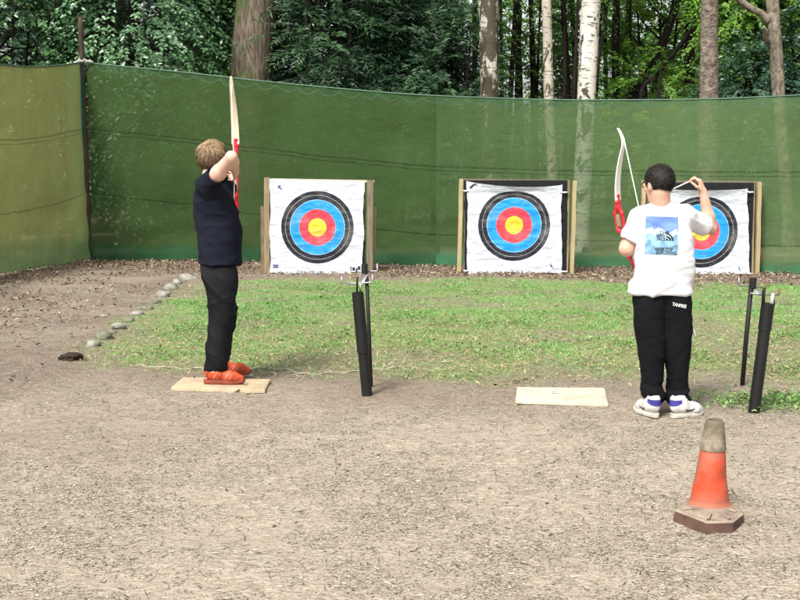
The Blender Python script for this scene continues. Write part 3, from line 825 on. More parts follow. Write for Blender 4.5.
# the far wood, one leafy mass with gaps where the sky shows
nF = 20000
P = np.c_[RNG.uniform(-30, 30, nF), RNG.uniform(36, 56, nF), RNG.uniform(.2, 15, nF)]
pxs = P[:, 0] / P[:, 1] * F_PX + 400
dens = np.interp(pxs, [0, 200, 400, 440, 520, 560, 700, 800], [1.3, 1.3, 1.2, .28, .30, .45, .75, .9])
keep = fbm(P, .28, 61) + (dens - .5) * .5 > .47
P = P[keep]
V, F, r = sprays(P, RNG.normal(0, 1, P.shape) * (1, 1, .3), 12, (.7, 1.5), (.16, .26), (.28, .4), .35)
me = mesh_from("far_wood", V, F); attr(me, "rnd", r)
tag(link("far_wood", me, leaf_mat("far_leaves", [(0, (.05, .13, .025)), (.5, (.11, .25, .05)), (1, (.20, .38, .09))], .5, .3, .45), smooth=False), kind="stuff")

# ================================================================== TARGETS
def sheet_mat(name, cx, cy, R, seed):
    """printed target face: five colours, thin ring lines, scuffs and arrow holes"""
    N = Nodes(name)
    tc = N.n("ShaderNodeTexCoord"); uv = tc.outputs["UV"]
    mp = N.n("ShaderNodeMapping"); mp.inputs["Location"].default_value = (-cx, -cy, 0); N.l(uv, mp.inputs[0])
    ln = N.n("ShaderNodeVectorMath", operation='LENGTH'); N.l(mp.outputs[0], ln.inputs[0])
    wob = N.math('MULTIPLY', N.math('SUBTRACT', N.noise(uv, 22 + seed, 3), .5), .010)
    r = N.math('DIVIDE', N.math('ADD', ln.outputs["Value"], wob), R)       # 1 = outer edge of the black
    white, black, blue, red, gold = (.50, .53, .585), (.010, .012, .020), (.010, .255, .60), (.56, .042, .068), (.66, .50, .035)
    def step(edge, a, b): return N.mix(N.ramp(r, [(edge - .003, 0.0), (edge + .003, 1.0)]), a, b)
    col = step(.25, gold, red); col = step(.5, col, blue); col = step(.762, col, black); col = step(1.0, col, white)
    line = lambda e, w, c, k: N.mix(N.math('MULTIPLY', N.ramp(N.math('ABSOLUTE', N.math('SUBTRACT', r, e)), [(w * .5, 1.0), (w, 0.0)]), k), col, c)
    col = line(.125, .006, (.25, .17, .02), .6); col = line(.375, .005, (.35, .02, .04), .5); col = line(.625, .005, (.01, .12, .35), .5)
    col = line(.881, .006, (.75, .75, .75), .55); col = line(.752, .006, (.70, .72, .75), .7); col = line(.5, .005, (.75, .6, .7), .4)
    # scuffed print
    sc = N.noise(N.coord("UV", (.7, 2.6, 1)), 9 + seed, 6, .7, .5)
    col = N.mix(N.ramp(sc, [(.60, 0.0), (.72, .38)]), col, (.45, .47, .52))
    dirt = N.noise(uv, 3.2, 5, .65)
    col = N.mix(N.ramp(dirt, [(.50, 0.0), (.75, .30)]), col, (.40, .38, .36))
    # arrow holes, thickest near the middle
    vo = N.n("ShaderNodeTexVoronoi", feature='F1'); vo.inputs["Scale"].default_value = 26; N.l(uv, vo.inputs["Vector"])
    hole = N.ramp(vo.outputs["Distance"], [(.085, 1.0), (.13, 0.0)])
    pick = N.ramp(N.noise(uv, 31.7 + seed, 2), [(.60, 0.0), (.63, 1.0)])
    near = N.ramp(r, [(.5, 1.0), (1.15, .1)])
    col = N.mix(N.math('MULTIPLY', N.math('MULTIPLY', hole, pick), near), col, (.04, .035, .03))
    nr = N.bump(N.noise(N.coord("UV", (1, 2.6, 1)), 6, 5, .6, .6), .42, .04)
    return N.bsdf(col, .48, .35, nr)

m_wood = simple("fence_wood", (.30, .23, .14), (.16, .12, .075), 9, .85, .15, .4, stretch=(3, 3, .35))
m_wood_grey = simple("grey_wood", (.22, .18, .13), (.11, .09, .065), 9, .85, .15, .4, stretch=(3, 3, .35))
m_wood_new = simple("pale_new_wood", (.44, .35, .20), (.27, .21, .12), 9, .8, .2, .3, stretch=(3, 3, .35))
m_foam = simple("black_foam", (.018, .018, .020), (.008, .008, .009), 30, .8, .2, .5, stretch=(1, 1, 6))
m_strap = simple("white_strap", (.72, .72, .70), (.5, .5, .48), 30)
m_ink = simple("faded_ink", (.05, .07, .16), (.10, .13, .24), 40)
m_black_ink = simple("black_ink", (.02, .02, .022), (.03, .03, .03), 40)
m_cream = simple("pale_board_edge", (.60, .52, .38), (.4, .34, .24), 20)

def sheet(root, Y, corners, ring, mat, seed, sag=0.0, lift=0.0):
    """the white printed face, hung in front of the boss; corners TL,TR,BR,BL in the photograph; ring = centre, radius"""
    tl, tr, br, bl = [np.array(PP(*c, Y)) for c in corners]
    n = 64; V = []; UV = []
    for j in range(n + 1):
        for i in range(n + 1):
            u, v = i / n, j / n
            p = (tl * (1 - u) + tr * u) * (1 - v) + (bl * (1 - u) + br * u) * v
            V.append(p); UV.append((u, v))
    V = np.array(V); UV = np.array(UV); u, v = UV.T
    Q = np.c_[V[:, 0], V[:, 2], np.full(len(V), seed * 2.1)]
    ridge = 1 - np.abs(fbm(Q, (2.2, 6.5, 1), seed, 3) * 2 - 1)
    dsp = (ridge ** 4) * .013 + (fbm(Q, (9, 12, 1), seed + 4, 3) - .5) * .011
    V[:, 1] -= .012 + dsp
    edge_b = (fbm(np.c_[u, u * 0, u * 0], 5, seed + 7) - .5) * .05
    V[:, 2] += np.where(v > .9, (v - .9) * 10 * edge_b, 0)
    edge_s = (fbm(np.c_[v, v * 0, v * 0], 6, seed + 9) - .5) * .035
    V[:, 0] += np.where(u > .9, (u - .9) * 10 * edge_s, 0) - np.where(u < .1, (.1 - u) * 10 * edge_s, 0)
    if sag:
        k = np.clip(1 - v * 6, 0, 1)
        V[:, 2] -= k * sag * np.sin(math.pi * np.clip(u, 0, 1)) ** .6
        V[:, 1] -= k ** 2 * .05 * np.sin(math.pi * u)
    I = np.arange((n + 1) ** 2).reshape(n + 1, n + 1)
    F = np.stack([I[:-1, :-1], I[1:, :-1], I[1:, 1:], I[:-1, 1:]], -1).reshape(-1, 4)
    me = mesh_from("target_face", V, F)
    c = np.array(PP(*ring[0], Y)); e = np.array(PP(ring[0][0] + ring[1], ring[0][1], Y)); R = abs(e[0] - c[0])
    uvl = me.uv_layers.new(name="UVMap")
    co = np.zeros(len(me.loops), dtype=np.int32); me.loops.foreach_get("vertex_index", co)
    W = np.c_[V[:, 0] - c[0], V[:, 2] - c[2]]
    # flat printed coordinates in metres about the gold
    flat = np.array([(tl * (1 - a) + tr * a) * (1 - b) + (bl * (1 - a) + br * a) * b for a, b in UV])
    W = np.c_[flat[:, 0] - c[0], flat[:, 2] - c[2]]
    uvl.data.foreach_set("uv", W[co].astype(np.float32).ravel())
    o = link("target_face", me, mat(R), root)
    bvh = BVHTree.FromPolygons([tuple(x) for x in V], [tuple(f) for f in F])
    return o, bvh
def on_sheet(bvh, p):
    h = bvh.ray_cast(Vector((p.x, p.y - 1, p.z)), Vector((0, 1, 0)))
    return (h[0] + Vector((0, -.004, 0))) if h[0] else Vector(p)
def mark(name, parent, bvh, Y, polys, mat):
    m = MB()
    for poly in polys:
        V = [on_sheet(bvh, PP(x, y, Y)) for x, y in poly]
        m.add(V, [tuple(range(len(V)))])
    o = m.build(name, mat, parent)
    return o
def rect(x0, y0, x1, y1): return [(x0, y1), (x1, y1), (x1, y0), (x0, y0)]
def upright(root, Y, p0, p1, w, d, mat, name="post", lean=0.0, dy=0.0):
    """square timber between two picture points (foot, top)"""
    a = PP(*p0, Y); b = PP(*p1, Y); a.y += dy; b.y += dy + lean
    a.z = min(a.z, .0) - .05
    m = MB(); hw, hd = w / 2, d / 2
    V = [a + Vector((sx * hw, sy * hd, 0)) for sx, sy in ((-1, -1), (1, -1), (1, 1), (-1, 1))]
    n = 6
    for i in range(1, n + 1):
        q = a.lerp(b, i / n) + Vector((random.uniform(-.003, .003), random.uniform(-.003, .003), 0))
        V += [q + Vector((sx * hw, sy * hd, random.uniform(-.006, .006) if i == n else 0)) for sx, sy in ((-1, -1), (1, -1), (1, 1), (-1, 1))]
    F = [(3, 2, 1, 0), tuple(range(4 * n, 4 * n + 4))] + [(4 * i + k, 4 * i + (k + 1) % 4, 4 * i + 4 + (k + 1) % 4, 4 * i + 4 + k) for i in range(n) for k in range(4)]
    m.add(V, F)
    return m.build(name, mat, root)
def boss(root, Y, x0, y0, x1, y1, d=.16):
    a = PP(x0, y1, Y); b = PP(x1, y0, Y)
    m = MB(); k = 9
    zb = max(a.z, .03)
    for i in range(k):                                               # pressed foam layers
        z0 = zb + (b.z - zb) * i / k; z1 = zb + (b.z - zb) * (i + 1) / k - .004
        e = random.uniform(-.004, .004)
        m.box(((a.x + b.x) / 2 + e, Y + d / 2 + .004 + abs(e), (z0 + z1) / 2), (b.x - a.x, d, z1 - z0), bev=.006)
    o = m.build("foam_block", m_foam, root)
    return o

GT = "archery targets along the net"
YT = 15.85
# left target
b0 = gp(318, 274)
root = thing("archery_target", "left archery target with creased face and black marks at lower right", "target", (b0.x, YT, 0), GT)
boss(root, YT, 270, 180.5, 364, 272)
for p0, p1, w, mt in (((266.8, 272.5), (266.8, 177.5), .075, m_wood), ((369.6, 273), (370, 180.3), .085, m_wood_grey)):
    upright(root, YT, p0, p1, w, .07, mt, "post", dy=.03)
for p0, p1, w, mt in (((259.8, 271), (261.2, 206.5), .045, m_wood), ((373.2, 272), (375, 207), .03, m_wood_new)):
    upright(root, YT, p0, p1, w, .05, mt, "prop", dy=.35, lean=-.2)
m = MB(); a = PP(264, 178.5, YT); b = PP(375, 180.5, YT)
m.box(((a.x + b.x) / 2, YT + .10, (a.z + b.z) / 2 - .012), ((b.x - a.x) * .985, .10, .03), M=Matrix.Rotation(math.atan2(a.z - b.z, b.x - a.x), 3, 'Y'))
m.build("top_rail", m_cream, root)
fo, bv = sheet(root, YT, ((270, 179.0), (364.2, 181), (362.8, 274.6), (270.2, 273.2)), ((317.5, 227.3), 36.3), lambda R: sheet_mat("target_print", 0, 0, R, 1), 1)
mark("corner_logo", fo, bv, YT, [[(277.5, 187.5), (279, 184.7), (281, 185.5), (280, 188.6)], [(280, 188), (281.2, 187.4), (282.4, 189.6), (281.6, 189.9)]], m_ink)
mark("small_print", fo, bv, YT, [rect(273 + k * .0, 264.4 + k * 1.3, 278.5, 265.2 + k * 1.3) for k in range(3)], m_ink)
mark("black_marks", fo, bv, YT, [rect(350.5, 266, 351.3, 272), rect(352.4, 267.3, 355, 270.4), rect(355.8, 268.2, 357.4, 272), rect(357.6, 266.2, 360.4, 269.6), rect(350.5, 271.7, 361, 272.3)], m_black_ink)

# middle target
b0 = gp(515, 274)
root = thing("archery_target", "middle archery target with drooping top edge and black foam showing at its right", "target", (b0.x, YT, 0), GT)
boss(root, YT, 464.5, 180, 568, 272)
for p0, p1, w, mt in (((458.6, 274.5), (461.2, 179), .052, m_wood_new), ((464.8, 273), (466.4, 179.6), .035, m_wood_grey), ((566.6, 273), (568.6, 180.6), .037, m_wood), ((571.6, 274.5), (574.6, 180.6), .05, m_wood_new)):
    upright(root, YT, p0, p1, w, .07, mt, "post", dy=.0 if w > .04 else .05)
m = MB(); a = PP(464, 180, YT); b = PP(569, 181.2, YT)
m.box(((a.x + b.x) / 2, YT + .10, (a.z + b.z) / 2 + .006), (b.x - a.x, .12, .022), M=Matrix.Rotation(math.atan2(a.z - b.z, b.x - a.x), 3, 'Y'))
m.build("top_rail", m_wood_grey, root)
fo, bv = sheet(root, YT, ((467.0, 180.6), (561.4, 184.4), (561.6, 272.6), (467.0, 273.0)), ((514, 225), 36), lambda R: sheet_mat("target_print", 0, 0, R, 4), 4, sag=.055)
for y0, x0, x1 in ((192.0, 560.5, 567.5), (190.6, 463.6, 468), (271.2, 561, 567.5), (270.4, 463.6, 468)):
    m = MB(); a = PP(x0, y0, YT - .02); b = PP(x1, y0 + .3, YT - .02); m.tube([a, a.lerp(b, .5) + Vector((0, -.01, -.004)), b], .012, 6); m.build("strap", m_strap, root, True)
mark("corner_tear", fo, bv, YT, [[(469, 187.5), (472, 184.5), (475.5, 182), (476, 183.5), (471, 188.6)], rect(475.6, 184.6, 476.8, 186), rect(477.2, 182.3, 478.2, 183.4)], m_black_ink)
mark("corner_logo", fo, bv, YT, [[(549.6, 263), (551, 264.4), (552.8, 267.4), (550, 266.2)], [(552.2, 266.8), (553.4, 268.2), (552.6, 268.4)]], m_ink)

# right target
b0 = gp(705, 276)
YR = 15.75
root = thing("archery_target", "right archery target partly hidden by the archer in white", "target", (b0.x, YR, 0), GT)
boss(root, YR, 649, 182.5, 754.4, 275)
for p0, p1, w, mt in (((640.6, 276), (643.8, 181), .05, m_wood_new), ((647.2, 275), (648.8, 182), .035, m_wood_grey), ((752.4, 275), (754.2, 183), .038, m_wood), ((756.8, 277), (759.4, 182), .05, m_wood_new)):
    upright(root, YR, p0, p1, w, .07, mt, "post", dy=.0 if w > .04 else .05)
m = MB(); a = PP(641, 181.2, YR); b = PP(761, 182.2, YR)
m.box(((a.x + b.x) / 2, YR + .10, (a.z + b.z) / 2 + .004), (b.x - a.x, .12, .022), M=Matrix.Rotation(math.atan2(a.z - b.z, b.x - a.x), 3, 'Y'))
m.build("top_rail", m_wood_grey, root)
fo, bv = sheet(root, YR, ((652, 187.5), (747.0, 188.4), (749.2, 274.4), (651, 277.4)), ((701.3, 231.5), 36.2), lambda R: sheet_mat("target_print", 0, 0, R, 7), 7, sag=.03)
for y0, x0, x1 in ((191.8, 746.5, 753.5), (273.4, 748.5, 753.5)):
    m = MB(); a = PP(x0, y0, YR - .02); b = PP(x1, y0 + .3, YR - .02); m.tube([a, a.lerp(b, .5) + Vector((0, -.01, -.004)), b], .012, 6); m.build("strap", m_strap, root, True)
mark("corner_logo", fo, bv, YR, [[(737.5, 267.5), (739, 267), (740, 270.5), (739.3, 271.3), (738.6, 268.6)]], m_ink)
mark("corner_logo", fo, bv, YR, [[(743.4, 189), (744.6, 188.6), (744.2, 191.4), (742.2, 192.2), (743.4, 190.6)]], m_ink)

# ================================================================== QUIVER STANDS
m_pipe = simple("black_plastic_pipe", (.006, .006, .007), (.012, .011, .010), 6, .5, .3, .08)
m_pipe_top = simple("black_pipe_sleeve", (.005, .005, .006), (.009, .009, .009), 6, .5, .3, .05)
m_iron = simple("black_iron", (.007, .007, .007), (.014, .012, .011), 30, .6, .3, .2)
m_steel = simple("bare_steel", (.42, .42, .43), (.24, .23, .23), 40, .42, .5, .1, metal=.85)
m_rust = simple("rusty_steel", (.22, .13, .09), (.12, .07, .05), 40, .7, .3, .2, metal=.3)
def quiver(label, foot, top, joint_f, r, rod, cap, prongs, plate, hooks):
    fb = gp(*foot); Yq = fb.y; ft = PP(*top, Yq)
    root = thing("quiver_stand", label, "quiver stand", fb, "ground quivers on the shooting line")
    ax = (ft - fb).normalized()
    m = MB(); a = fb - ax * .06; jn = fb.lerp(ft, joint_f)
    m.tube([a, jn], r, 20, cap=True); o = m.build("tube", m_pipe, root, True); autosmooth(o)
    # upper sleeve, open at the top
    m = MB(); n = 20; V = []
    q = ax.to_track_quat('Z', 'Y').to_matrix()
    for p, rr in ((jn - ax * .012, r + .0035), (ft, r + .0035), (ft, r - .002), (ft - ax * .25, r - .002)):
        V += [p + q @ Vector((math.cos(6.2832 * k / n) * rr, math.sin(6.2832 * k / n) * rr, 0)) for k in range(n)]
    m.add(V, [(i * n + k, i * n + (k + 1) % n, (i + 1) * n + (k + 1) % n, (i + 1) * n + k) for i in range(3) for k in range(n)] + [tuple(reversed(range(3 * n, 4 * n)))])
    o = m.build("tube_sleeve", m_pipe_top, root, True); autosmooth(o)
    m = MB(); m.tube([jn - ax * .016, jn - ax * .005], r + .0055, 20); m.build("joint_ring", m_iron, root)
    rb = gp(*rod[0]); Yr = rb.y; rt = PP(*rod[1], Yr)
    m = MB(); m.tube([rb - Vector((0, 0, .1)), rb.lerp(rt, .5), rt], rod[2], 10); m.build("rod", m_iron, root, True)
    cp = PP(*cap, Yr)
    m = MB(); m.tube([cp - Vector((0, 0, .035)), cp + Vector((0, 0, .03))], rod[2] + .008, 10); o = m.build("rod_cap", m_iron, root, True); autosmooth(o)
    for pts, mt in prongs:
        m = MB(); P = [PP(x, y, Yr + d) for x, y, d in pts]
        m.tube(P, .0062, 7); m.build("prong", mt, root, True)
    P = [PP(x, y, Yr + d) for x, y, d in plate]
    m = MB(); m.add(P + [p + Vector((0, .006, 0)) for p in P], [(3, 2, 1, 0), (4, 5, 6, 7), (0, 1, 5, 4), (1, 2, 6, 5), (2, 3, 7, 6), (3, 0, 4, 7)]); m.build("bracket", m_steel, root)
    for pts, mt, rr in hooks:
        m = MB(); m.tube([PP(x, y, Yq + d) for x, y, d in pts], rr, 7); m.build("hook", mt, root, True)
    return root
quiver("black tube quiver stand in front of the left target", (367, 394.2), (357.6, 292.3), .44, .0335,
       ((371.5, 386), (366.6, 276), .0125), (364.6, 268.5),
       [([(341.3, 276.5, -.02), (342.2, 282.8, -.02), (352, 283.6, -.02), (371.5, 282.6, -.02), (372.6, 281, -.02), (372.4, 274.2, -.02)], m_steel),
        ([(363, 271.6, .02), (376.4, 271.2, .02), (377.4, 270, .02), (377.2, 263.6, .02)], m_steel)],
       [(365.8, 272, -.01), (368, 275, -.01), (363.2, 284, -.03), (360.2, 283, -.03)],
       [([(357.0, 294, 0), (357.2, 279, 0), (358.2, 276.5, 0)], m_iron, .006), ([(360.6, 294, .01), (360.2, 282, .01)], m_steel, .006)])
quiver("black tube quiver stand standing in weeds at the right", (754.2, 410.2), (768.0, 303.2), .78, .034,
       ((741.4, 387), (751.2, 287), .015), (752.8, 282.6),
       [([(739, 277.5, .02), (738.6, 284.8, .02), (740, 285.6, .02), (751, 286, .02), (762.6, 287.6, .02)], m_steel), ([(763, 288.5, .02), (766, 286.5, .02), (767.4, 281, .02)], m_rust),
        ([(750.2, 293.4, -.03), (761, 294, -.03), (777, 295.2, -.03)], m_steel), ([(778, 295.4, -.03), (779, 293.5, -.03), (779.8, 288.6, -.03)], m_rust)],
       [(751, 287, .0), (754, 286.4, .0), (762.4, 293, -.03), (761.6, 297.6, -.03)],
       [([(763.0, 306, 0), (763.6, 292, 0), (764.4, 288, 0)], m_iron, .010), ([(771.8, 306, 0), (772.4, 297, 0), (773.2, 293.5, 0)], m_strap, .010), ([(774.0, 305, .02), (773.6, 299, .02)], m_iron, .006)])

# ================================================================== SMALL THINGS ON THE GROUND
def board(label, px, mat):
    P = [gp(*p) for p in px]; c = sum(P, Vector()) / 4
    m = MB(); up = Vector((0, 0, .024)); z0 = Vector((0, 0, .006))
    n = 8; V = []; F = []
    top = [p + up for p in P]; bot = [p + z0 for p in P]
    # bevelled plywood: lower edge, upper edge, inset top
    ins = [t + (c + up - t).normalized() * .008 + Vector((0, 0, .003)) for t in top]
    m.add(bot + top + ins, [(3, 2, 1, 0)] + [(k, (k + 1) % 4, 4 + (k + 1) % 4, 4 + k) for k in range(4)] + [(4 + k, 4 + (k + 1) % 4, 8 + (k + 1) % 4, 8 + k) for k in range(4)] + [(8, 9, 10, 11)])
    o = m.build("standing_board", mat, None)
    rebase(o, (c.x, c.y, 0)); return tag(o, label, "board", "boards marking where to stand")
def ply(name, c1, c2, mud):
    N = Nodes(name); co = N.coord("Object")
    g = N.noise(N.coord("Object", (1.2, 14, 1)), 9, 5, .65, .6)
    col = N.mix(N.ramp(g, [(.35, 0.0), (.65, 1.0)]), c1, c2)
    col = N.mix(N.ramp(N.noise(co, 5, 5, .65), [(.46, 0.0), (.66, .65)]), col, mud)
    col = N.mix(N.ramp(N.noise(co, 60, 3, .7), [(.60, 0.0), (.70, .6)]), col, (.12, .09, .065))
    return N.bsdf(col, .8, .15, N.bump(g, .25, .004))
m_ply1 = ply("plywood", (.52, .41, .27), (.40, .305, .195), (.30, .235, .165))
m_ply2 = ply("bleached_plywood", (.60, .53, .42), (.48, .415, .32), (.36, .30, .225))
board("tan plywood board under the orange shoes", ((171, 391.5), (264.8, 394), (270.5, 383), (183, 381)), m_ply1)
board("empty pale board on the ground left of the archer in white", ((515.5, 404.5), (608.2, 407.6), (604.5, 392), (517, 391)), m_ply2)

# traffic cone
cb = gp(709, 514)
root = thing("traffic_cone", "dirty worn orange cone with a bare grey top near the right front", "traffic cone", cb)
def dirty(name, c1, c2, dirt, lo=.45, hi=.62, rough=.7):
    N = Nodes(name); co = N.coord("Object")
    f = N.noise(co, 9, 6, .65, .4); g = N.noise(co, 45, 4, .6)
    col = N.mix(N.ramp(N.noise(co, 5, 3), [(.35, 0.0), (.65, 1.0)]), c1, c2)
    col = N.mix(N.ramp(f, [(lo, 0.0), (hi, .8)]), col, dirt)
    z = N.n("ShaderNodeSeparateXYZ"); N.l(co, z.inputs[0])
    mud = N.ramp(N.math('ADD', z.outputs[2], N.math('MULTIPLY', N.noise(co, 12, 4), .10)), [(.085, .85), (.155, 0.0)])
    col = N.mix(mud, col, dirt)
    col = N.mix(N.ramp(g, [(.55, 0.0), (.75, .35)]), col, (.12, .085, .06))
    return N.bsdf(col, rough, .25, N.bump(g, .25, .004))
m_orange = dirty("faded_orange", (.52, .066, .026), (.42, .048, .02), (.22, .13, .085), .46, .64)
m_sleeve = dirty("grimy_sleeve", (.30, .25, .19), (.19, .155, .11), (.095, .08, .05), .40, .55)
m_rubber = simple("red_brown_rubber", (.13, .07, .05), (.06, .04, .032), 12, .85, .2, .4)
m_dust = simple("dusty_rubber", (.34, .285, .22), (.17, .125, .095), 18, .9, .15, .5)
def pxm(px): return px / F_PX * (cb.y + .13)
def cone_rings(rings, n, dent=True):
    V = []; F = []
    for z, r, dx in rings:
        for k in range(n):
            t = 2 * math.pi * k / n; rr = r
            if dent:
                rr *= 1 - .16 * math.exp(-((z - .16) / .04) ** 2) * max(0, math.cos(t + .9)) ** 4 + .05 * math.exp(-((z - .22) / .05) ** 2) * max(0, math.cos(t + 2.2)) ** 3
                rr *= 1 + (fbm(np.array([[math.cos(t), math.sin(t), z * 6]]), 1.7, 5)[0] - .5) * .06
            V.append((cb.x + dx + rr * math.cos(t), cb.y + rr * math.sin(t), z))
    F = [(i * n + k, i * n + (k + 1) % n, (i + 1) * n + (k + 1) % n, (i + 1) * n + k) for i in range(len(rings) - 1) for k in range(n)]
    return V, F
lean = lambda z: (z - .05) * .035
hb, hs, ht = .048, .275, .392
R = lambda z: .079 + (.0335 - .079) * (z - hb) / (ht - hb)
m = MB(); rs = [(.046, .092, 0), (.050, .086, 0)] + [(z, R(z), lean(z)) for z in np.linspace(.056, hs, 18)]
m.add(*cone_rings(rs, 32)); o = m.build("cone_body", m_orange, root, True); autosmooth(o, 50)
m = MB(); rs = [(z, R(z) + .0035, lean(z)) for z in np.linspace(hs - .004, ht - .008, 12)] + [(ht, R(ht), lean(ht)), (ht + .002, R(ht) - .005, lean(ht)), (ht - .03, R(ht) - .008, lean(ht)), (ht - .06, .004, lean(ht))]
m.add([(cb.x + lean(hs) + (R(hs)) * math.cos(2 * math.pi * k / 32), cb.y + R(hs) * math.sin(2 * math.pi * k / 32), hs - .004) for k in range(32)] , [])
V, F = cone_rings(rs, 32); m = MB(); m.add(V, F); o = m.build("top_sleeve", m_sleeve, root, True); autosmooth(o, 50)
# octagonal rubber foot
base_px = ((674, 512.5), (676, 503.5), (692, 498), (727, 498.5), (743.5, 509), (742.5, 516.5), (737, 520), (706, 521.5))
base_px = ((674.5, 511), (687.5, 499.5), (715, 498), (738, 501.5), (743.5, 514.5), (733, 523), (707, 523.5))
gz = lambda px, py, z: Vector((0, 0, CAM_H)) + ray(px, py) * ((z - CAM_H) / ray(px, py).z)
T = [gz(x, y, .042) for x, y in base_px]
T = list(reversed(T)); k_ = len(T); c_ = sum(T, Vector()) / k_
m = MB()
lo = [Vector((p.x, p.y, 0)) + (Vector((p.x, p.y, 0)) - Vector((c_.x, c_.y, 0))).normalized() * .004 - Vector((0, 0, .01)) for p in T]
inn = [p + (c_ - p).normalized() * .014 + Vector((0, 0, .005)) for p in T]; inn2 = [p + (c_ - p).normalized() * .03 + Vector((0, 0, .003)) for p in T]
ctr = [c_ + (p - c_) * .5 + Vector((0, 0, .006)) for p in T]
al = lo + T + inn + inn2 + ctr
m.add(al, [tuple(reversed(range(k_)))] + [(r * k_ + i, r * k_ + (i + 1) % k_, (r + 1) * k_ + (i + 1) % k_, (r + 1) * k_ + i) for r in range(4) for i in range(k_)] + [tuple(range(4 * k_, 5 * k_))])
for i in range(k_):                                                  # moulded ribs
    a = ctr[i]; b = inn2[i]
    m.tube([a + Vector((0, 0, .002)), b + Vector((0, 0, .002))], .006, 6)
o = m.build("rubber_foot", [m_rubber, m_dust], root)
for p in o.data.polygons:                                           # dust lies on the faces that look up
    p.material_index = 1 if p.normal.z > .5 else 0

# stones edging the turf
m_stone = [simple("pale_stone", (.33, .32, .28), (.12, .118, .09), 9, .9, .2, .6), simple("mossy_stone", (.20, .20, .15), (.08, .085, .05), 10, .9, .2, .6)]
STN = [(187, 279.5, 13, 0, "pale stone at the far end of the stone edging by the archer's trouser leg"), (177, 284, 12, 0, "second pale stone from the far end of the edging"),
       (170, 289, 14, 0, "largest pale stone in the edging, third from the far end"), (163, 296, 13, 0, "pale upright stone, fourth from the far end of the edging"),
       (156, 303, 11, 1, "small greenish stone, fifth from the far end of the edging"), (147, 309, 11, 1, "dark low stone sunk between paler ones halfway along the edging"),
       (137, 315, 13, 0, "whitish stone in the middle of the edging just past the dark low one"), (128, 321, 11, 1, "dull mossy stone between two whitish ones in the near half of the edging"),
       (119, 327, 13, 0, "whitish stone beside tufts in the near half of the edging"), (111, 332.5, 10, 1, "small dark stone between whitish and grey ones near the edging's near end"),
       (104, 338, 14, 1, "broad dull grey stone, second from the near end of the edging"), (93, 345.5, 15, 0, "flat grey stone at the near end of the edging")]
for i, (px, py, w, mi, lab) in enumerate(STN):
    g = gp(px, py); r = w / F_PX * g.y / 2 * 1.15
    bm = bmesh.new(); bmesh.ops.create_icosphere(bm, subdivisions=3, radius=1)
    P = np.array([v.co for v in bm.verts]); dsp = 1 + (fbm(P + i * 7, 1.1, 50 + i) - .5) * .9 + (fbm(P + i * 3, 3.5, 70 + i) - .5) * .25
    sx, sy, sz = r, r * random.uniform(.8, 1.5), r * random.uniform(.5, .7)
    for v, d in zip(bm.verts, dsp): v.co = Vector((v.co.x * sx * d, v.co.y * sy * d, max(v.co.z, -.5) * sz * d + sz * .25))
    me = bpy.data.meshes.new("edging_stone"); bm.to_mesh(me); bm.free()
    o = link("edging_stone", me, m_stone[mi]); o.location = (g.x, g.y, -.005); o.rotation_euler = (0, 0, random.uniform(0, 3))
    tag(o, lab, "stone", "stones edging the turf")
# dark clod
g = gp(72, 359)
bm = bmesh.new(); bmesh.ops.create_icosphere(bm, subdivisions=4, radius=1)
P = np.array([v.co for v in bm.verts]); dsp = 1 + (fbm(P, 1.3, 91) - .5) * 1.3 + (fbm(P * (1, 1, .3), 5, 92) - .5) * .45
for v, d in zip(bm.verts, dsp): v.co = Vector((v.co.x * .085 * d, v.co.y * .07 * d, max(v.co.z, -.3) * .034 * d + .008))
me = bpy.data.meshes.new("earth_clod"); bm.to_mesh(me); bm.free()
o = link("earth_clod", me, simple("wet_earth", (.02, .014, .010), (.04, .03, .02), 40, .9, .2, .6)); o.location = (g.x, g.y, 0)
tag(o, "dark clod of earth on the bare ground left of the turf", "clod")
# cord on the ground
m_cord = simple("pale_cord", (.38, .34, .28), (.24, .21, .165), 50)
m = MB(); pl = catmull([tuple(gp(x, y)) for x, y in ((136, 366.5), (170, 368), (205, 369.5), (245, 370), (284, 371), (305, 375), (335, 373), (365, 370.5), (392, 368), (414, 365.5))], 80)
zz = ground_z(pl) + .005 + .006 * np.sin(np.arange(80) * .9)
m.tube([(p[0], p[1] + .012 * math.sin(i * 1.3), z) for i, (p, z) in enumerate(zip(pl, zz))], .0058, 6)
o = m.build("ground_cord", m_cord, None, True); g = gp(284, 371); rebase(o, (g.x, g.y, 0)); tag(o, "pale cord lying along the front edge of the turf behind the tan board", "cord")

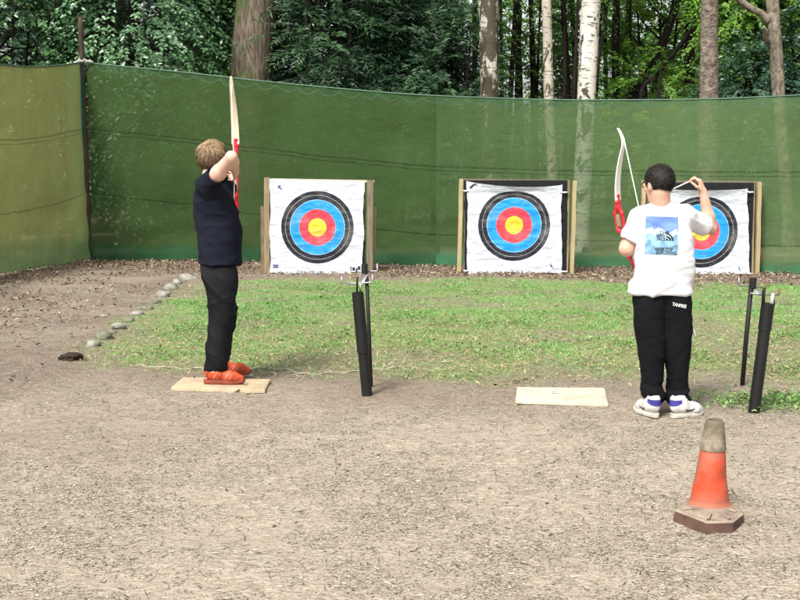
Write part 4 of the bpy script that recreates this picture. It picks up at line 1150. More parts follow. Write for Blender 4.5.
# ================================================================== PEOPLE
class Sdf:
    """smooth-union shapes on a grid, turned into ONE surface (naive surface nets)"""
    def __init__(s, lo, hi, h):
        s.lo = np.array(lo, float); s.h = h
        s.n = np.ceil((np.array(hi, float) - s.lo) / h).astype(int) + 1
        s.F = np.full(s.n, 1.0, dtype=np.float32)
    def _sub(s, lo, hi):
        a = np.clip(np.floor((np.array(lo) - s.lo) / s.h).astype(int), 0, s.n); b = np.clip(np.ceil((np.array(hi) - s.lo) / s.h).astype(int) + 1, 0, s.n)
        sl = tuple(slice(i, j) for i, j in zip(a, b))
        ax = [s.lo[i] + s.h * np.arange(a[i], b[i]) for i in range(3)]
        return sl, np.meshgrid(*ax, indexing='ij', sparse=True)
    def put(s, fn, lo, hi, k=.02, sub=False):
        m = max(k, .02) + 2 * s.h
        sl, G = s._sub(np.array(lo) - m, np.array(hi) + m)
        if any(x.start >= x.stop for x in sl): return
        d = fn(*G).astype(np.float32); A = s.F[sl]
        if sub:
            d = -d; hh = np.maximum(k - np.abs(A - d), 0) / max(k, 1e-6); s.F[sl] = np.maximum(A, d) + hh * hh * k * .25
        else:
            hh = np.maximum(k - np.abs(A - d), 0) / max(k, 1e-6); s.F[sl] = np.minimum(A, d) - hh * hh * k * .25
    def cone(s, a, b, ra, rb, k=.02, sub=False):
        a = np.array(a, float); b = np.array(b, float); ab = b - a; L2 = ab @ ab + 1e-12
        def fn(x, y, z):
            t = np.clip(((x - a[0]) * ab[0] + (y - a[1]) * ab[1] + (z - a[2]) * ab[2]) / L2, 0, 1)
            return np.sqrt((x - a[0] - t * ab[0]) ** 2 + (y - a[1] - t * ab[1]) ** 2 + (z - a[2] - t * ab[2]) ** 2) - (ra + (rb - ra) * t)
        r = max(ra, rb); s.put(fn, np.minimum(a, b) - r, np.maximum(a, b) + r, k, sub)
    def flat(s, a, b, ra, rb, k=.02, sub=False):
        """tapered tube with flat ends"""
        a = np.array(a, float); b = np.array(b, float); ab = b - a; L = np.linalg.norm(ab); d = ab / L
        def fn(x, y, z):
            t = (x - a[0]) * d[0] + (y - a[1]) * d[1] + (z - a[2]) * d[2]
            rr = np.sqrt((x - a[0] - t * d[0]) ** 2 + (y - a[1] - t * d[1]) ** 2 + (z - a[2] - t * d[2]) ** 2) - (ra + (rb - ra) * np.clip(t / L, 0, 1))
            return np.maximum(rr, np.maximum(-t, t - L))
        r = max(ra, rb); s.put(fn, np.minimum(a, b) - r, np.maximum(a, b) + r, k, sub)
    def ell(s, c, rad, M=None, k=.02, sub=False):
        c = np.array(c, float); rad = np.array(rad, float); M = np.eye(3) if M is None else np.array(M, float)   # rows of M = local axes
        def fn(x, y, z):
            p = [(M[i][0] * (x - c[0]) + M[i][1] * (y - c[1]) + M[i][2] * (z - c[2])) / rad[i] for i in range(3)]
            q = np.sqrt(p[0] ** 2 + p[1] ** 2 + p[2] ** 2)
            g = np.sqrt((p[0] / rad[0]) ** 2 + (p[1] / rad[1]) ** 2 + (p[2] / rad[2]) ** 2) + 1e-9
            return q * (q - 1) / g
        r = rad.max(); s.put(fn, c - r, c + r, k, sub)
    def loft(s, lev, k=.02, sub=False, pw=2.0, cap=True):
        """upright form: rows of (z, cx, cy, rx, ry)"""
        L = np.array(sorted(lev), float); zz = np.linspace(L[0, 0], L[-1, 0], 90)
        C = catmull(L, 400); o = np.argsort(C[:, 0]); C = C[o]
        def fn(x, y, z):
            zc = np.clip(z, L[0, 0], L[-1, 0])
            v = [np.interp(zc, C[:, 0], C[:, i]) for i in (1, 2, 3, 4)]
            q = (np.abs((x - v[0]) / v[2]) ** pw + np.abs((y - v[1]) / v[3]) ** pw) ** (1 / pw)
            d = (q - 1) * np.minimum(v[2], v[3])
            return np.maximum(d, np.maximum(L[0, 0] - z, z - L[-1, 0]))
        r = max(L[:, 3].max(), L[:, 4].max())
        s.put(fn, (L[:, 1].min() - r, L[:, 2].min() - r, L[0, 0]), (L[:, 1].max() + r, L[:, 2].max() + r, L[-1, 0]), k, sub)
    def mesh(s, smooth=2):
        F = s.F; ins = F < 0
        n = F.shape; c = np.zeros(tuple(k - 1 for k in n), np.int8)
        corners = [(i, j, k) for i in (0, 1) for j in (0, 1) for k in (0, 1)]
        sl = lambda o: tuple(slice(a, m - 1 + a) for a, m in zip(o, n))
        for o in corners: c += ins[sl(o)]
        act = (c > 0) & (c < 8)
        idx = np.argwhere(act); ids = np.full(act.shape, -1, np.int64); ids[act] = np.arange(len(idx))
        acc = np.zeros((len(idx), 3)); cnt = np.zeros(len(idx))
        for a in corners:
            for ax in range(3):
                if a[ax]: continue
                b = list(a); b[ax] = 1
                fa = F[tuple((idx + a).T)]; fb = F[tuple((idx + b).T)]
                x = (fa < 0) != (fb < 0)
                t = np.where(x, fa / (fa - fb + 1e-12), 0)
                p = np.tile(np.array(a, float), (len(idx), 1)); p[:, ax] = t
                acc[x] += p[x]; cnt[x] += 1
        V = s.lo + (idx + acc / cnt[:, None]) * s.h
        Q = []
        for ax in range(3):
            o1, o2 = [(1, 2), (2, 0), (0, 1)][ax]
            lo = [slice(1, None)] * 3; lo[ax] = slice(0, -1)
            A = ins[tuple(slice(1, -1) if q != ax else slice(0, -1) for q in range(3))]
            B = ins[tuple(slice(1, -1) if q != ax else slice(1, None) for q in range(3))]
            for flag, flip in ((A & ~B, False), (~A & B, True)):
                e = np.argwhere(flag)
                if not len(e): continue
                e[:, o1] += 1; e[:, o2] += 1
                d1 = np.zeros(3, int); d1[o1] = 1; d2 = np.zeros(3, int); d2[o2] = 1
                q = np.stack([ids[tuple((e - d1 - d2).T)], ids[tuple((e - d2).T)], ids[tuple(e.T)], ids[tuple((e - d1).T)]], 1)
                Q.append(q[:, ::-1] if flip else q)
        Q = np.concatenate(Q); Q = Q[(Q >= 0).all(1)]
        for _ in range(smooth):
            S = np.zeros_like(V); w = np.zeros(len(V))
            for i in range(4):
                a, b = Q[:, i], Q[:, (i + 1) % 4]
                for k in range(3): S[:, k] += np.bincount(a, V[b, k], len(V)) + np.bincount(b, V[a, k], len(V))
                w += np.bincount(a, minlength=len(V)) + np.bincount(b, minlength=len(V))
            V = V * .4 + S / np.maximum(w, 1)[:, None] * .6
        return V, Q
def vnormals(V, Q):
    n = np.cross(V[Q[:, 2]] - V[Q[:, 0]], V[Q[:, 3]] - V[Q[:, 1]])
    N_ = np.zeros_like(V)
    for i in range(4):
        for k in range(3): N_[:, k] += np.bincount(Q[:, i], n[:, k], len(V))
    return N_ / (np.linalg.norm(N_, axis=1)[:, None] + 1e-12)
def to_bvh(V, Q): return BVHTree.FromPolygons([tuple(x) for x in V], [tuple(int(i) for i in q) for q in Q])
def ridged(P, sc, seed): return 1 - np.abs(fbm(P, sc, seed, 2) * 2 - 1)

def arms_hand(S, W, d, n, side, size=1.0, curl=(.5, .6, .6), thumb_in=.6):
    """palm, four fingers of different lengths and a thumb; d towards the knuckles, n out of the palm, side towards the thumb"""
    W = Vector(W); d = Vector(d).normalized(); n = Vector(n); n = (n - d * n.dot(d)).normalized(); s_ = d.cross(n).normalized()
    if s_.dot(Vector(side)) < 0: s_ = -s_
    z = size
    lens = [(.036, .022, .017), (.041, .026, .019), (.038, .024, .018), (.030, .018, .015)]
    for i, L in enumerate(lens):
        o = (.026 - .0175 * i) * z
        kn = W + d * (.078 - .004 * abs(i - 1)) * z + s_ * o
        S.cone(W + d * .012 * z + s_ * o * .55, kn, .0135 * z, .0105 * z, .012)
        dir_ = d.copy(); p = kn
        for j, (l, c) in enumerate(zip(L, curl)):
            c = c * (1 + .08 * (i - 1)); ax = d.cross(n)
            dir_ = (Matrix.Rotation(c, 3, ax) @ dir_).normalized()
            q = p + dir_ * l * z + s_ * (.0015 * (1.5 - i)) * z
            S.cone(p, q, (.0092 - j * .0008) * z, (.0086 - j * .0010) * z, .003); p = q
    b = W + d * .022 * z + s_ * .022 * z + n * .006 * z
    t1 = b + (d * .55 + s_ * .75 + n * .35 * thumb_in).normalized() * .038 * z
    t2 = t1 + (d * .85 + s_ * .15 + n * .6 * thumb_in).normalized() * .028 * z
    t3 = t2 + (d * .8 - s_ * .15 + n * .7 * thumb_in).normalized() * .022 * z
    S.cone(W + d * .008 * z, b, .013 * z, .0125 * z, .01); S.cone(b, t1, .0125 * z, .0105 * z, .006); S.cone(t1, t2, .0100 * z, .0092 * z, .004); S.cone(t2, t3, .0092 * z, .0075 * z, .003)

def head_axes(fwd, up):
    f = Vector(fwd).normalized(); u = Vector(up); u = (u - f * u.dot(f)).normalized(); r = f.cross(u)
    return r, f, u
def head(S, c, fwd, up, sc):
    r, f, u = head_axes(fwd, up); M = [list(r), list(f), list(u)]; c = Vector(c)
    P = lambda a, b, e: c + (r * a + f * b + u * e) * sc
    R3 = lambda *v: [x * sc for x in v]
    S.ell(P(0, -.010, .026), R3(.074, .093, .082), M, .02)
    S.ell(P(0, .026, -.036), R3(.058, .062, .066), M, .03)
    S.ell(P(0, .044, -.080), R3(.034, .034, .028), M, .03)
    S.cone(P(0, .085, .018), P(0, .106, -.026), .009 * sc, .0125 * sc, .014)
    S.cone(P(-.011, .094, -.030), P(.011, .094, -.030), .008 * sc, .008 * sc, .010)
    for sgn in (-1, 1):
        S.cone(P(.012 * sgn, .082, .030), P(.046 * sgn, .068, .028), .010 * sc, .008 * sc, .016)
        S.ell(P(.030 * sgn, .088, .008), R3(.016, .012, .011), M, .010, sub=True)
        S.ell(P(.044 * sgn, .056, -.022), R3(.022, .022, .02), M, .02)
        S.ell(P(.074 * sgn, -.006, -.012), R3(.010, .021, .031), M, .008)
        S.ell(P(.085 * sgn, .000, -.010), R3(.006, .011, .018), M, .004, sub=True)
    S.cone(P(-.020, .080, -.056), P(.020, .080, -.056), .0075 * sc, .0075 * sc, .008)
    S.cone(P(-.018, .080, -.066), P(.018, .080, -.066), .0070 * sc, .0070 * sc, .008)
    S.cone(P(-.020, .089, -.061), P(.020, .089, -.061), .0028 * sc, .0028 * sc, .003, sub=True)
    return P

m_skin = None
def skin_mat(name, c1, c2):
    N = Nodes(name); co = N.coord("Object")
    col = N.mix(N.ramp(N.noise(co, 14, 4), [(.3, 0.0), (.7, 1.0)]), c1, c2)
    return N.bsdf(col, .5, .35, N.bump(N.noise(co, 160, 3), .12, .002), sss=.12)
def cloth_mat(name, c1, c2, rough=.85, sheen=.0, weave=420, bump=.15):
    N = Nodes(name); co = N.coord("Object")
    col = N.mix(N.ramp(N.noise(co, 5, 4), [(.35, 0.0), (.65, 1.0)]), c1, c2)
    h = N.noise(co, weave, 2); w = N.noise(N.coord("Object", (1, 1, 1.8)), 22, 4, .6)
    return N.bsdf(col, rough, .12, N.bump(h, bump, .002, N.bump(w, .30, .012)), sheen=sheen)
def hair_mat(name, stops): 
    N = Nodes(name); return N.bsdf(N.ramp(N.attr("rnd"), stops), .6, .25)

def hair(root, c, fwd, up, sc, mat, n, length, lift, cap, keep, seed, width=.0035, whorl=(0, -.6, .8), dspl=.012):
    """a rough cap of hair with locks standing on it"""
    r, f, u = head_axes(fwd, up); c = Vector(c); A = np.array([list(r), list(f), list(u)]) 
    S = Sdf(np.array(c) - .19, np.array(c) + .19, .005)
    M = [list(r), list(f), list(u)]
    S.ell(c + (f * -.012 + u * .028) * sc, [x * sc for x in cap], M, .0)
    S.ell(c + (f * .085 + u * -.055) * sc, [.11 * sc, .085 * sc, .100 * sc], M, .012, sub=True)       # face
    S.ell(c + (f * .02 + u * -.15) * sc, [.12 * sc, .15 * sc, .085 * sc], M, .012, sub=True)          # neck
    for sg in (-1, 1): S.ell(c + (r * .085 * sg + f * .0 + u * -.022) * sc, [.03 * sc, .026 * sc, .036 * sc], M, .008, sub=True)
    V, Q = S.mesh(1)
    Nn = vnormals(V, Q); V = V + Nn * ((fbm(V, (24, 24, 20), seed, 4) - .45) * dspl * 2)[:, None]
    rn = list(np.clip(fbm(V, (60, 60, 30), seed + 3, 2) * .8 - .15, 0, 1))
    # locks
    pick = RNG.integers(0, len(V), n)
    wl = (r * whorl[0] + f * whorl[1] + u * whorl[2]).normalized()
    VV = [V]; FF = [Q]; base = len(V); rnd = []
    wv = np.array(wl)
    for i in pick:
        p = V[i]; nn = Nn[i]; rel = p - np.array(c); t = rel / np.linalg.norm(rel) - wv * .999
        t = t - nn * (t @ nn); t /= np.linalg.norm(t) + 1e-9
        t = t + RNG.normal(0, .3, 3); t -= nn * (t @ nn); t /= np.linalg.norm(t) + 1e-9
        if not keep((A @ rel) / sc): continue
        L = length * RNG.uniform(.6, 1.25); lf = lift * RNG.uniform(.3, 1.5); sd = np.cross(nn, t) * width * RNG.uniform(.6, 1.3)
        pts = [p - nn * .003, p + t * L * .5 + nn * (L * lf + .002), p + t * L + nn * (L * lf * .9 - .004)]
        VV.append(np.array([pts[0] - sd, pts[0] + sd, pts[1] - sd, pts[1] + sd, pts[2] - sd * .25, pts[2] + sd * .25]))
        FF.append(np.array([[0, 1, 3, 2], [2, 3, 5, 4]]) + base); base += 6
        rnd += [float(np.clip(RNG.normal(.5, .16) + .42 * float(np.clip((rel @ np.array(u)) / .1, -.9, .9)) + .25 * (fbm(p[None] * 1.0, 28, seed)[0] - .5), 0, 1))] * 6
    me = mesh_from("hair", np.concatenate(VV), np.concatenate(FF)); attr(me, "rnd", rn + rnd)
    return link("hair", me, mat, root)

def shoe(root, heel, dirv, length, mats, width=.082, tongue=True, swoosh=0, patch=None, hs=1.0):
    """trainer: upper grown from a last, rubber sole, collar, laces"""
    f = Vector((dirv[0], dirv[1], 0)).normalized(); s_ = Vector((f.y, -f.x, 0)); u = Vector((0, 0, 1)); h0 = Vector((heel[0], heel[1], heel[2]))
    P = lambda a, b, e: h0 + f * (a * length) + s_ * b + u * (e * hs)
    up_m, sole_m, det_m = mats
    lo = np.minimum(np.array(P(0, 0, 0)), np.array(P(1, 0, 0))) - .09; hi = np.maximum(np.array(P(0, 0, 0)), np.array(P(1, 0, 0))) + .14
    S = Sdf(lo, hi, .004)
    S.cone(P(.14, 0, .058), P(.30, 0, .062), .031, .035, .02)
    S.cone(P(.30, 0, .055), P(.72, .004, .042), .035, .032, .03)
    S.cone(P(.72, .004, .040), P(.90, .002, .033), .035, .024, .03)
    S.cone(P(.16, 0, .070), P(.13, 0, .100), .032, .033, .02)
    S.cone(P(.34, 0, .080), P(.24, 0, .112), .026, .022, .03)
    S.flat(P(.20, 0, .088), P(.19, 0, .16), .024, .030, .004, sub=True)
    S.flat(P(.5, 0, -.05), P(.5, 0, .024), .4, .4, .002, sub=True)
    V, Q = S.mesh(2)
    o = link("shoe", mesh_from("shoe", V, Q), up_m, root); bvh = to_bvh(V, Q)
    # sole
    n = 28; ring = []
    for i in range(n):
        t = 2 * math.pi * i / n; a = .5 - .5 * math.cos(t)
        w = width * .5 * (abs(math.sin(t)) ** .62) * (.84 + .22 * a - .10 * math.exp(-((a - .42) / .14) ** 2))
        ring.append((a, w * (1 if math.sin(t) >= 0 else -1)))
    m = MB(); V = []
    for z, g in ((.0, .90), (.004, .97), (.019, .98), (.026, .92)):
        V += [P(-.01 + 1.02 * a, b * g, z + (.012 * max(0, a - .8) / .2 if z < .02 else .004 * max(0, a - .8) / .2)) for a, b in ring]
    m.add(V, [tuple(range(n))] + [(r * n + (i + 1) % n, r * n + i, (r + 1) * n + i, (r + 1) * n + (i + 1) % n) for r in range(3) for i in range(n)] + [tuple(reversed(range(3 * n, 4 * n)))])
    x = m.build("sole", sole_m, o, True); autosmooth(x, 45)
    m = MB()
    for k in range(5):                                              # laces
        a = .36 + .07 * k
        hit = [bvh.ray_cast(P(a + .012 * (j % 2), (j - 2) * .010, .2), -u) for j in range(5)]
        pts = [h[0] + u * .002 for h in hit if h[0]]
        if len(pts) > 2: m.tube(pts, .0032, 5)
    m.build("laces", det_m, o, True)
    if patch is not None:                                           # coloured heel collar
        m = MB(); na, nz = 18, 5; V = []
        for j in range(nz):
            for i in range(na):
                t = math.pi * (.42 + 1.16 * i / (na - 1)); d = f * math.cos(t) + s_ * math.sin(t)
                src = P(.17, 0, .104 - (.036 - .020 * (2 * i / (na - 1) - 1) ** 2) * (1 - j / (nz - 1))) + d * .12
                hh = bvh.ray_cast(src, -d)
                V.append((hh[0] + d * .003) if hh[0] else P(.17, 0, .07 + .034 * j / (nz - 1)) + d * .034)
        m.add(V, [(j * na + i, j * na + i + 1, (j + 1) * na + i + 1, (j + 1) * na + i) for j in range(nz - 1) for i in range(na - 1)])
        m.build("heel_collar", patch, o, True)
    if swoosh:
        for sg in ((1, -1) if swoosh == 2 else (swoosh,)):
            # curved tick mark on the side
            top = [(.30, .052), (.38, .046), (.48, .045), (.60, .052), (.74, .066)]; bot = [(.74, .066), (.58, .043), (.46, .034), (.36, .036), (.30, .052)]
            V = []
            for a, z in top[:-1] + bot[:-1]:
                hh = bvh.ray_cast(P(a, sg * .2, z), -s_ * sg); V.append((hh[0] + s_ * sg * .003) if hh[0] else P(a, sg * .04, z))
            m = MB(); m.add(V, [tuple(range(len(V)))]); m.build("side_mark", m_black_ink, o)
    return o

def text_shape(txt, size, bold=.0):
    cu = bpy.data.curves.new("lettering", 'FONT'); cu.body = txt; cu.size = size; cu.offset = bold; cu.resolution_u = 2
    o = bpy.data.objects.new("lettering", cu); COL.objects.link(o)
    me = bpy.data.meshes.new_from_object(o.evaluated_get(bpy.context.evaluated_depsgraph_get()))
    bpy.data.objects.remove(o); bpy.data.curves.remove(cu)
    V = [(v.co.x, v.co.y) for v in me.vertices]; F = [tuple(p.vertices) for p in me.polygons]
    bpy.data.meshes.remove(me)
    return V, F
def on_cloth(bvh, o, ux, uy, dirv, uv, off):
    p = Vector(o) + ux * uv[0] + uy * uv[1]
    h = bvh.ray_cast(p - dirv * .5, dirv)
    return (h[0] - dirv * off) if h[0] else p - dirv * off

# ------------------------------------------------------------------ bows
m_red = simple("red_plastic", (.62, .022, .035), (.50, .015, .028), 8, .38, .5, .05)
m_limb = simple("cream_limb", (.70, .62, .47), (.62, .53, .38), 6, .4, .4, .05, stretch=(1, 1, .2))
m_limb_w = simple("white_limb", (.80, .78, .72), (.72, .69, .62), 6, .35, .5, .05, stretch=(1, 1, .2))
m_string = simple("bow_string", (.75, .74, .70), (.6, .58, .54), 50)
def bow(label, grip, U, Fv, nock, lm, draw, sc=1.0, low=1.0, bend=0.0, rec=.035):
    U = Vector(U).normalized(); Fv = Vector(Fv); Fv = (Fv - U * Fv.dot(U)).normalized(); W = U.cross(Fv); G = Vector(grip)
    P = lambda u, v, w=0.0: G + (U * u + Fv * v + W * w) * sc
    root = thing("bow", label, "bow", P(-.7, -.1), "recurve bows in the archers' hands")
    S = Sdf(np.min([P(a, b, c) for a in (-.30, .30) for b in (-.06, .08) for c in (-.04, .04)], axis=0) - .03, np.max([P(a, b, c) for a in (-.30, .30) for b in (-.06, .08) for c in (-.04, .04)], axis=0) + .03, .0042)
    g = lambda a, b, r1, r2, k=.014: S.cone(a, b, r1 * sc, r2 * sc, k)
    g(P(-.09, -.004), P(-.02, -.012), .017, .018); g(P(-.02, -.012), P(.035, .006), .018, .016)       # grip
    g(P(.035, .006), P(.06, .036), .015, .013); g(P(.06, .036), P(.16, .036), .011, .011); g(P(.16, .036), P(.195, .014), .012, .014)   # front rail
    g(P(.04, -.002), P(.075, -.012), .012, .010); g(P(.075, -.012), P(.155, -.012), .010, .010); g(P(.155, -.012), P(.195, .006), .010, .014)  # rear rail
    g(P(.195, .010), P(.262, .0), .015, .012)
    g(P(-.09, -.004), P(-.15, .022 - bend * .7), .016, .015); g(P(-.15, .022 - bend * .7), P(-.20, .014 - bend), .015, .015); g(P(-.20, .014 - bend), P(-.262, -bend * 1.2), .015, .012)
    for s_ in (-1, 1):                                              # flared limb seats
        k_ = -bend if s_ < 0 else 0; g(P(s_ * .225, .004 + k_, -.012), P(s_ * .225, .004 + k_, .012), .012, .012, .01); g(P(s_ * .262, k_ * 1.2, -.013), P(s_ * .262, k_ * 1.2, .013), .010, .010, .008)
    V, Q = S.mesh(1)
    rz = link("riser", mesh_from("riser", V, Q), m_red, root)
    m = MB(); m.box(P(.115, .012, .012), (.012 * sc, .026 * sc, .075 * sc), M=Matrix((W, Fv, U)).transposed(), bev=.003); m.build("arrow_rest", m_wood, rz)
    def limb_v(t, s_=1): return (-(bend * 1.2 + bend * 2.4 * t) if s_ < 0 else 0) - .030 * math.sin(math.pi * min(t * 1.15, 1)) * (1 - draw) - draw * .20 * t ** 1.7 + rec * max(0, (t - .72) / .28) ** 1.6
    tips = {}
    for s_ in (1, -1):
        n = 26; V = []; L = .44 if s_ > 0 else .44 * low
        for i in range(n + 1):
            t = i / n; u = .235 + L * t * (1 - .06 * draw * t); v = limb_v(t, s_)
            w = (.0245 - .0165 * t ** 2.0) if t < .96 else .0085 - .06 * (t - .96)
            th = .0052 - .0022 * t
            V += [P(s_ * u, v - th, -w), P(s_ * u, v - th, w), P(s_ * u, v + th, w * .92), P(s_ * u, v + th, -w * .92)]
        m = MB(); m.add(V, [(4 * i + k, 4 * i + (k + 1) % 4, 4 * i + 4 + (k + 1) % 4, 4 * i + 4 + k) for i in range(n) for k in range(4)] + [(3, 2, 1, 0), tuple(range(4 * n, 4 * n + 4))])
        m.build("limb", lm, root)
        t = .86; tips[s_] = P(s_ * (.235 + L * t * (1 - .06 * draw * t)), limb_v(t, s_) - .010)
        t = .99; tips[2 * s_] = P(s_ * (.235 + L * t), limb_v(t, s_) - .006)
    m = MB(); m.tube([tips[1], Vector(nock), tips[-1]], .0030, 6); m.build("string", m_string, root, True)
    return root

# ------------------------------------------------------------------ the archer in navy
D1 = 7.56
p1 = lambda x, y, d=0.0: PP(x, y, D1 + d)
def lv(P, rows, add=0.0):
    out = []
    for py, xl, xr, dy, ry in rows:
        a, b = P(xl, py, dy), P(xr, py, dy)
        out.append((a.z, (a.x + b.x) / 2, a.y, (b.x - a.x) / 2 + add, ry + add))
    return out
foot_n, foot_f = gp(206, 388.0), gp(213, 379.6)
foot_n.z = foot_f.z = .03
base1 = Vector(((foot_n.x + foot_f.x) / 2 + .08, (foot_n.y + foot_f.y) / 2, .03))
shR, elR, wrR = p1(208, 186, -.15), p1(231.5, 157, -.37), p1(235.5, 172.5, -.16)
shL, elL, wrL = p1(222, 189, .17), p1(230, 187.5, .42), p1(234, 184.5, .655)
gripL = p1(235.8, 181, .76)
hc1 = p1(212.5, 160.5, .02)
nk1 = p1(234.5, 180, -.045)
neck1 = p1(209, 184, 0)
torso1 = [(174, 206, 217, .0, .055), (180, 203, 221, .0, .10), (187, 199, 228, .0, .165), (198, 196, 231, .0, .165), (212, 197, 234, .0, .15), (230, 201, 237, .0, .14), (250, 202, 237, .0, .14), (262, 202, 237, .0, .14)]
legn = [(252, 203, 234, -.06, .08), (268, 200, 237, -.075, .09), (278, 200.5, 238, -.085, .10), (292, 204.5, 237, -.10, .088), (312, 207, 236, -.115, .078), (330, 207, 233, -.125, .075), (346, 205.5, 230, -.135, .076), (360, 204.8, 228, -.145, .072), (368, 204.6, 226.5, -.15, .064), (374, 205, 225.5, -.15, .058)]
legf = [(252, 203, 234, .06, .08), (268, 201.5, 237, .075, .09), (278, 202, 238, .08, .10), (292, 206, 237.5, .10, .085), (312, 208, 237.5, .13, .076), (330, 209, 235, .15, .073), (346, 209, 232.5, .165, .070), (357, 209.5, 231, .175, .064), (364.5, 210.5, 229.5, .18, .056)]
lo, hi = (-1.55, 7.0, -.02), (-.85, 8.6, 1.72)
S = Sdf(lo, hi, .005)
S.loft(lv(p1, torso1, -.012), .04)
S.cone(neck1, hc1 + Vector((-.005, -.02, -.05)), .056, .05, .03)
hf1, hu1 = (.22, .97, -.03), (.10, 0, 1)
PH1 = head(S, hc1, hf1, hu1, 1.0)
S.cone(shR, shR.lerp(elR, .5), .050, .047, .05); S.cone(shR.lerp(elR, .45), elR, .047, .034, .02); S.cone(elR, elR.lerp(wrR, .3), .034, .038, .02); S.cone(elR.lerp(wrR, .3), wrR, .038, .024, .02); S.cone(elR, elR + (elR - wrR).normalized() * .008, .026, .024, .02)
S.cone(shL, elL, .048, .038, .04); S.cone(elL, elL.lerp(wrL, .35), .038, .038, .02); S.cone(elL.lerp(wrL, .35), wrL, .038, .026, .02)
arms_hand(S, wrR, nk1 - wrR + Vector((-.01, .05, -.005)), (-.75, -.1, .1), (0, .2, 1), .92, (.55, 1.1, .7))
arms_hand(S, wrL, gripL - wrL, (-1, .2, 0), (0, 0, 1), .92, (1.0, 1.0, .8), 1.0)
for rows, ft in ((legn, foot_n), (legf, foot_f)):
    q = [r for r in lv(p1, rows)]
    S.loft([(a, b, c, d * .62, e * .70) for a, b, c, d, e in q], .04)
    an = Vector((q[-1][1], q[-1][2], .12)); S.cone(an + Vector((0, 0, .05)), Vector((ft.x + .055, ft.y, .09)), .036, .034, .03)
    S.cone(Vector((ft.x + .05, ft.y, .085)), Vector((ft.x + .19, ft.y, .068)), .028, .022, .02)
V, Q = S.mesh(2)
person1 = link("person", mesh_from("person", V, Q), skin_mat("fair_skin", (.66, .43, .34), (.60, .36, .28)))
rebase(person1, base1)
tag(person1, "person in navy t-shirt, black trousers and orange trainers drawing a bow", "person")
m_eye = simple("eye_white", (.7, .7, .68), (.65, .64, .62), 10, .25, .5, 0); m_iris = simple("iris", (.03, .03, .04), (.02, .02, .02), 10, .2, .6, 0)
m_lip = simple("lip", (.52, .22, .19), (.45, .18, .16), 20, .5, .4)
def eyes(root, P, sc):
    for sg in (-1, 1):
        bm = bmesh.new(); bmesh.ops.create_uvsphere(bm, u_segments=16, v_segments=10, radius=.0115 * sc)
        me = bpy.data.meshes.new("eye"); bm.to_mesh(me); bm.free(); c = P(.030 * sg, .0735, .008); me.transform(Matrix.Translation(c)); o = link("eye", me, m_eye, root)
        bm = bmesh.new(); bmesh.ops.create_uvsphere(bm, u_segments=12, v_segments=8, radius=.0055 * sc)
        me = bpy.data.meshes.new("iris"); bm.to_mesh(me); bm.free(); me.transform(Matrix.Translation(P(.029 * sg, .0805, .008))); link("iris", me, m_iris, o)
eyes(person1, PH1, 1.0)
# trousers
S = Sdf(lo, (hi[0], 8.1, 1.0), .005)
S.loft(lv(p1, legn, -.009), .03, pw=2.1); S.loft(lv(p1, legf, -.012), .03, pw=2.1)
for rows in (legn, legf):
    q = lv(p1, rows)[-1]; S.flat((q[1], q[2], q[0] - .02), (q[1], q[2], q[0] + .03), q[3] - .014, q[3] - .010, .004, sub=True)
V, Q = S.mesh(2); Nn = vnormals(V, Q)
slope = V.copy(); slope[:, 2] += V[:, 0] * .9 - V[:, 1] * .4
f = (ridged(slope, (3.2, 3.2, 4.6), 3) ** 4 - .25) * .016 + (ridged(slope, (6, 6, 8), 5) ** 4 - .25) * .006
f += .011 * np.exp(-((V[:, 2] - .56 - (V[:, 0] - base1.x) * .5) / .018) ** 2) * (ridged(V, (3, 3, 3), 9) - .45) + .012 * np.exp(-((V[:, 2] - .12) / .03) ** 2) * (ridged(V, (5, 5, 25), 8) - .4)
trz = link("trousers", mesh_from("trousers", V + Nn * f[:, None], Q), cloth_mat("black_trousers", (.005, .005, .006), (.008, .008, .010), .7), person1)
# t-shirt
S = Sdf(lo, (hi[0], 8.2, hi[2]), .005)
shirt1 = [(176.5, 204, 216, .0, .052), (180, 200, 220, .0, .10), (185, 197.5, 226, .0, .165), (196, 194, 233, .0, .19), (208, 193.5, 236.5, .0, .18), (220, 195, 240, .0, .168), (232, 197, 242, .0, .165), (246, 198, 241.5, .0, .165), (257, 197.5, 241, .0, .175), (263.5, 196.5, 241.5, .0, .185)]
S.loft(lv(p1, shirt1, -.007), .03, pw=2.15)
a, b = shR + Vector((-.02, .03, -.012)), shR.lerp(elR, .40); S.cone(shR + Vector((.0, .03, -.02)), shR, .068, .070, .03); S.flat(shR, b, .072, .066, .03)
S.flat(b - (b - shR).normalized() * .03, b + (b - shR).normalized() * .02, .056, .060, .004, sub=True)
b = shL.lerp(elL, .62); S.cone(shL + Vector((-.02, -.04, -.02)), shL, .07, .066, .05); S.flat(shL, b, .064, .064, .03)
S.flat(b - (b - shL).normalized() * .03, b + (b - shL).normalized() * .02, .054, .058, .004, sub=True)
q = lv(p1, shirt1)
S.flat((neck1.x, neck1.y, q[0][0] - .008), (neck1.x, neck1.y, q[0][0] + .05), .060, .062, .004, sub=True)
V, Q = S.mesh(2); Nn = vnormals(V, Q)
sl = V.copy(); sl[:, 2] += V[:, 0] * 1.0
f = (ridged(sl, (2.6, 2.6, 6), 13) ** 3 - .3) * .014 + (ridged(V, (5, 5, 11), 15) ** 3 - .3) * .007
link("t_shirt", mesh_from("t_shirt", V + Nn * f[:, None], Q), cloth_mat("navy_cotton", (.006, .0075, .0145), (.009, .0105, .019), .9), person1)
m_orange_shoe = simple("orange_mesh_fabric", (.58, .075, .02), (.36, .04, .012), 40, .6, .3, .25)
m_orange_sole = simple("orange_sole", (.26, .055, .025), (.13, .04, .025), 20, .6, .3, .2)
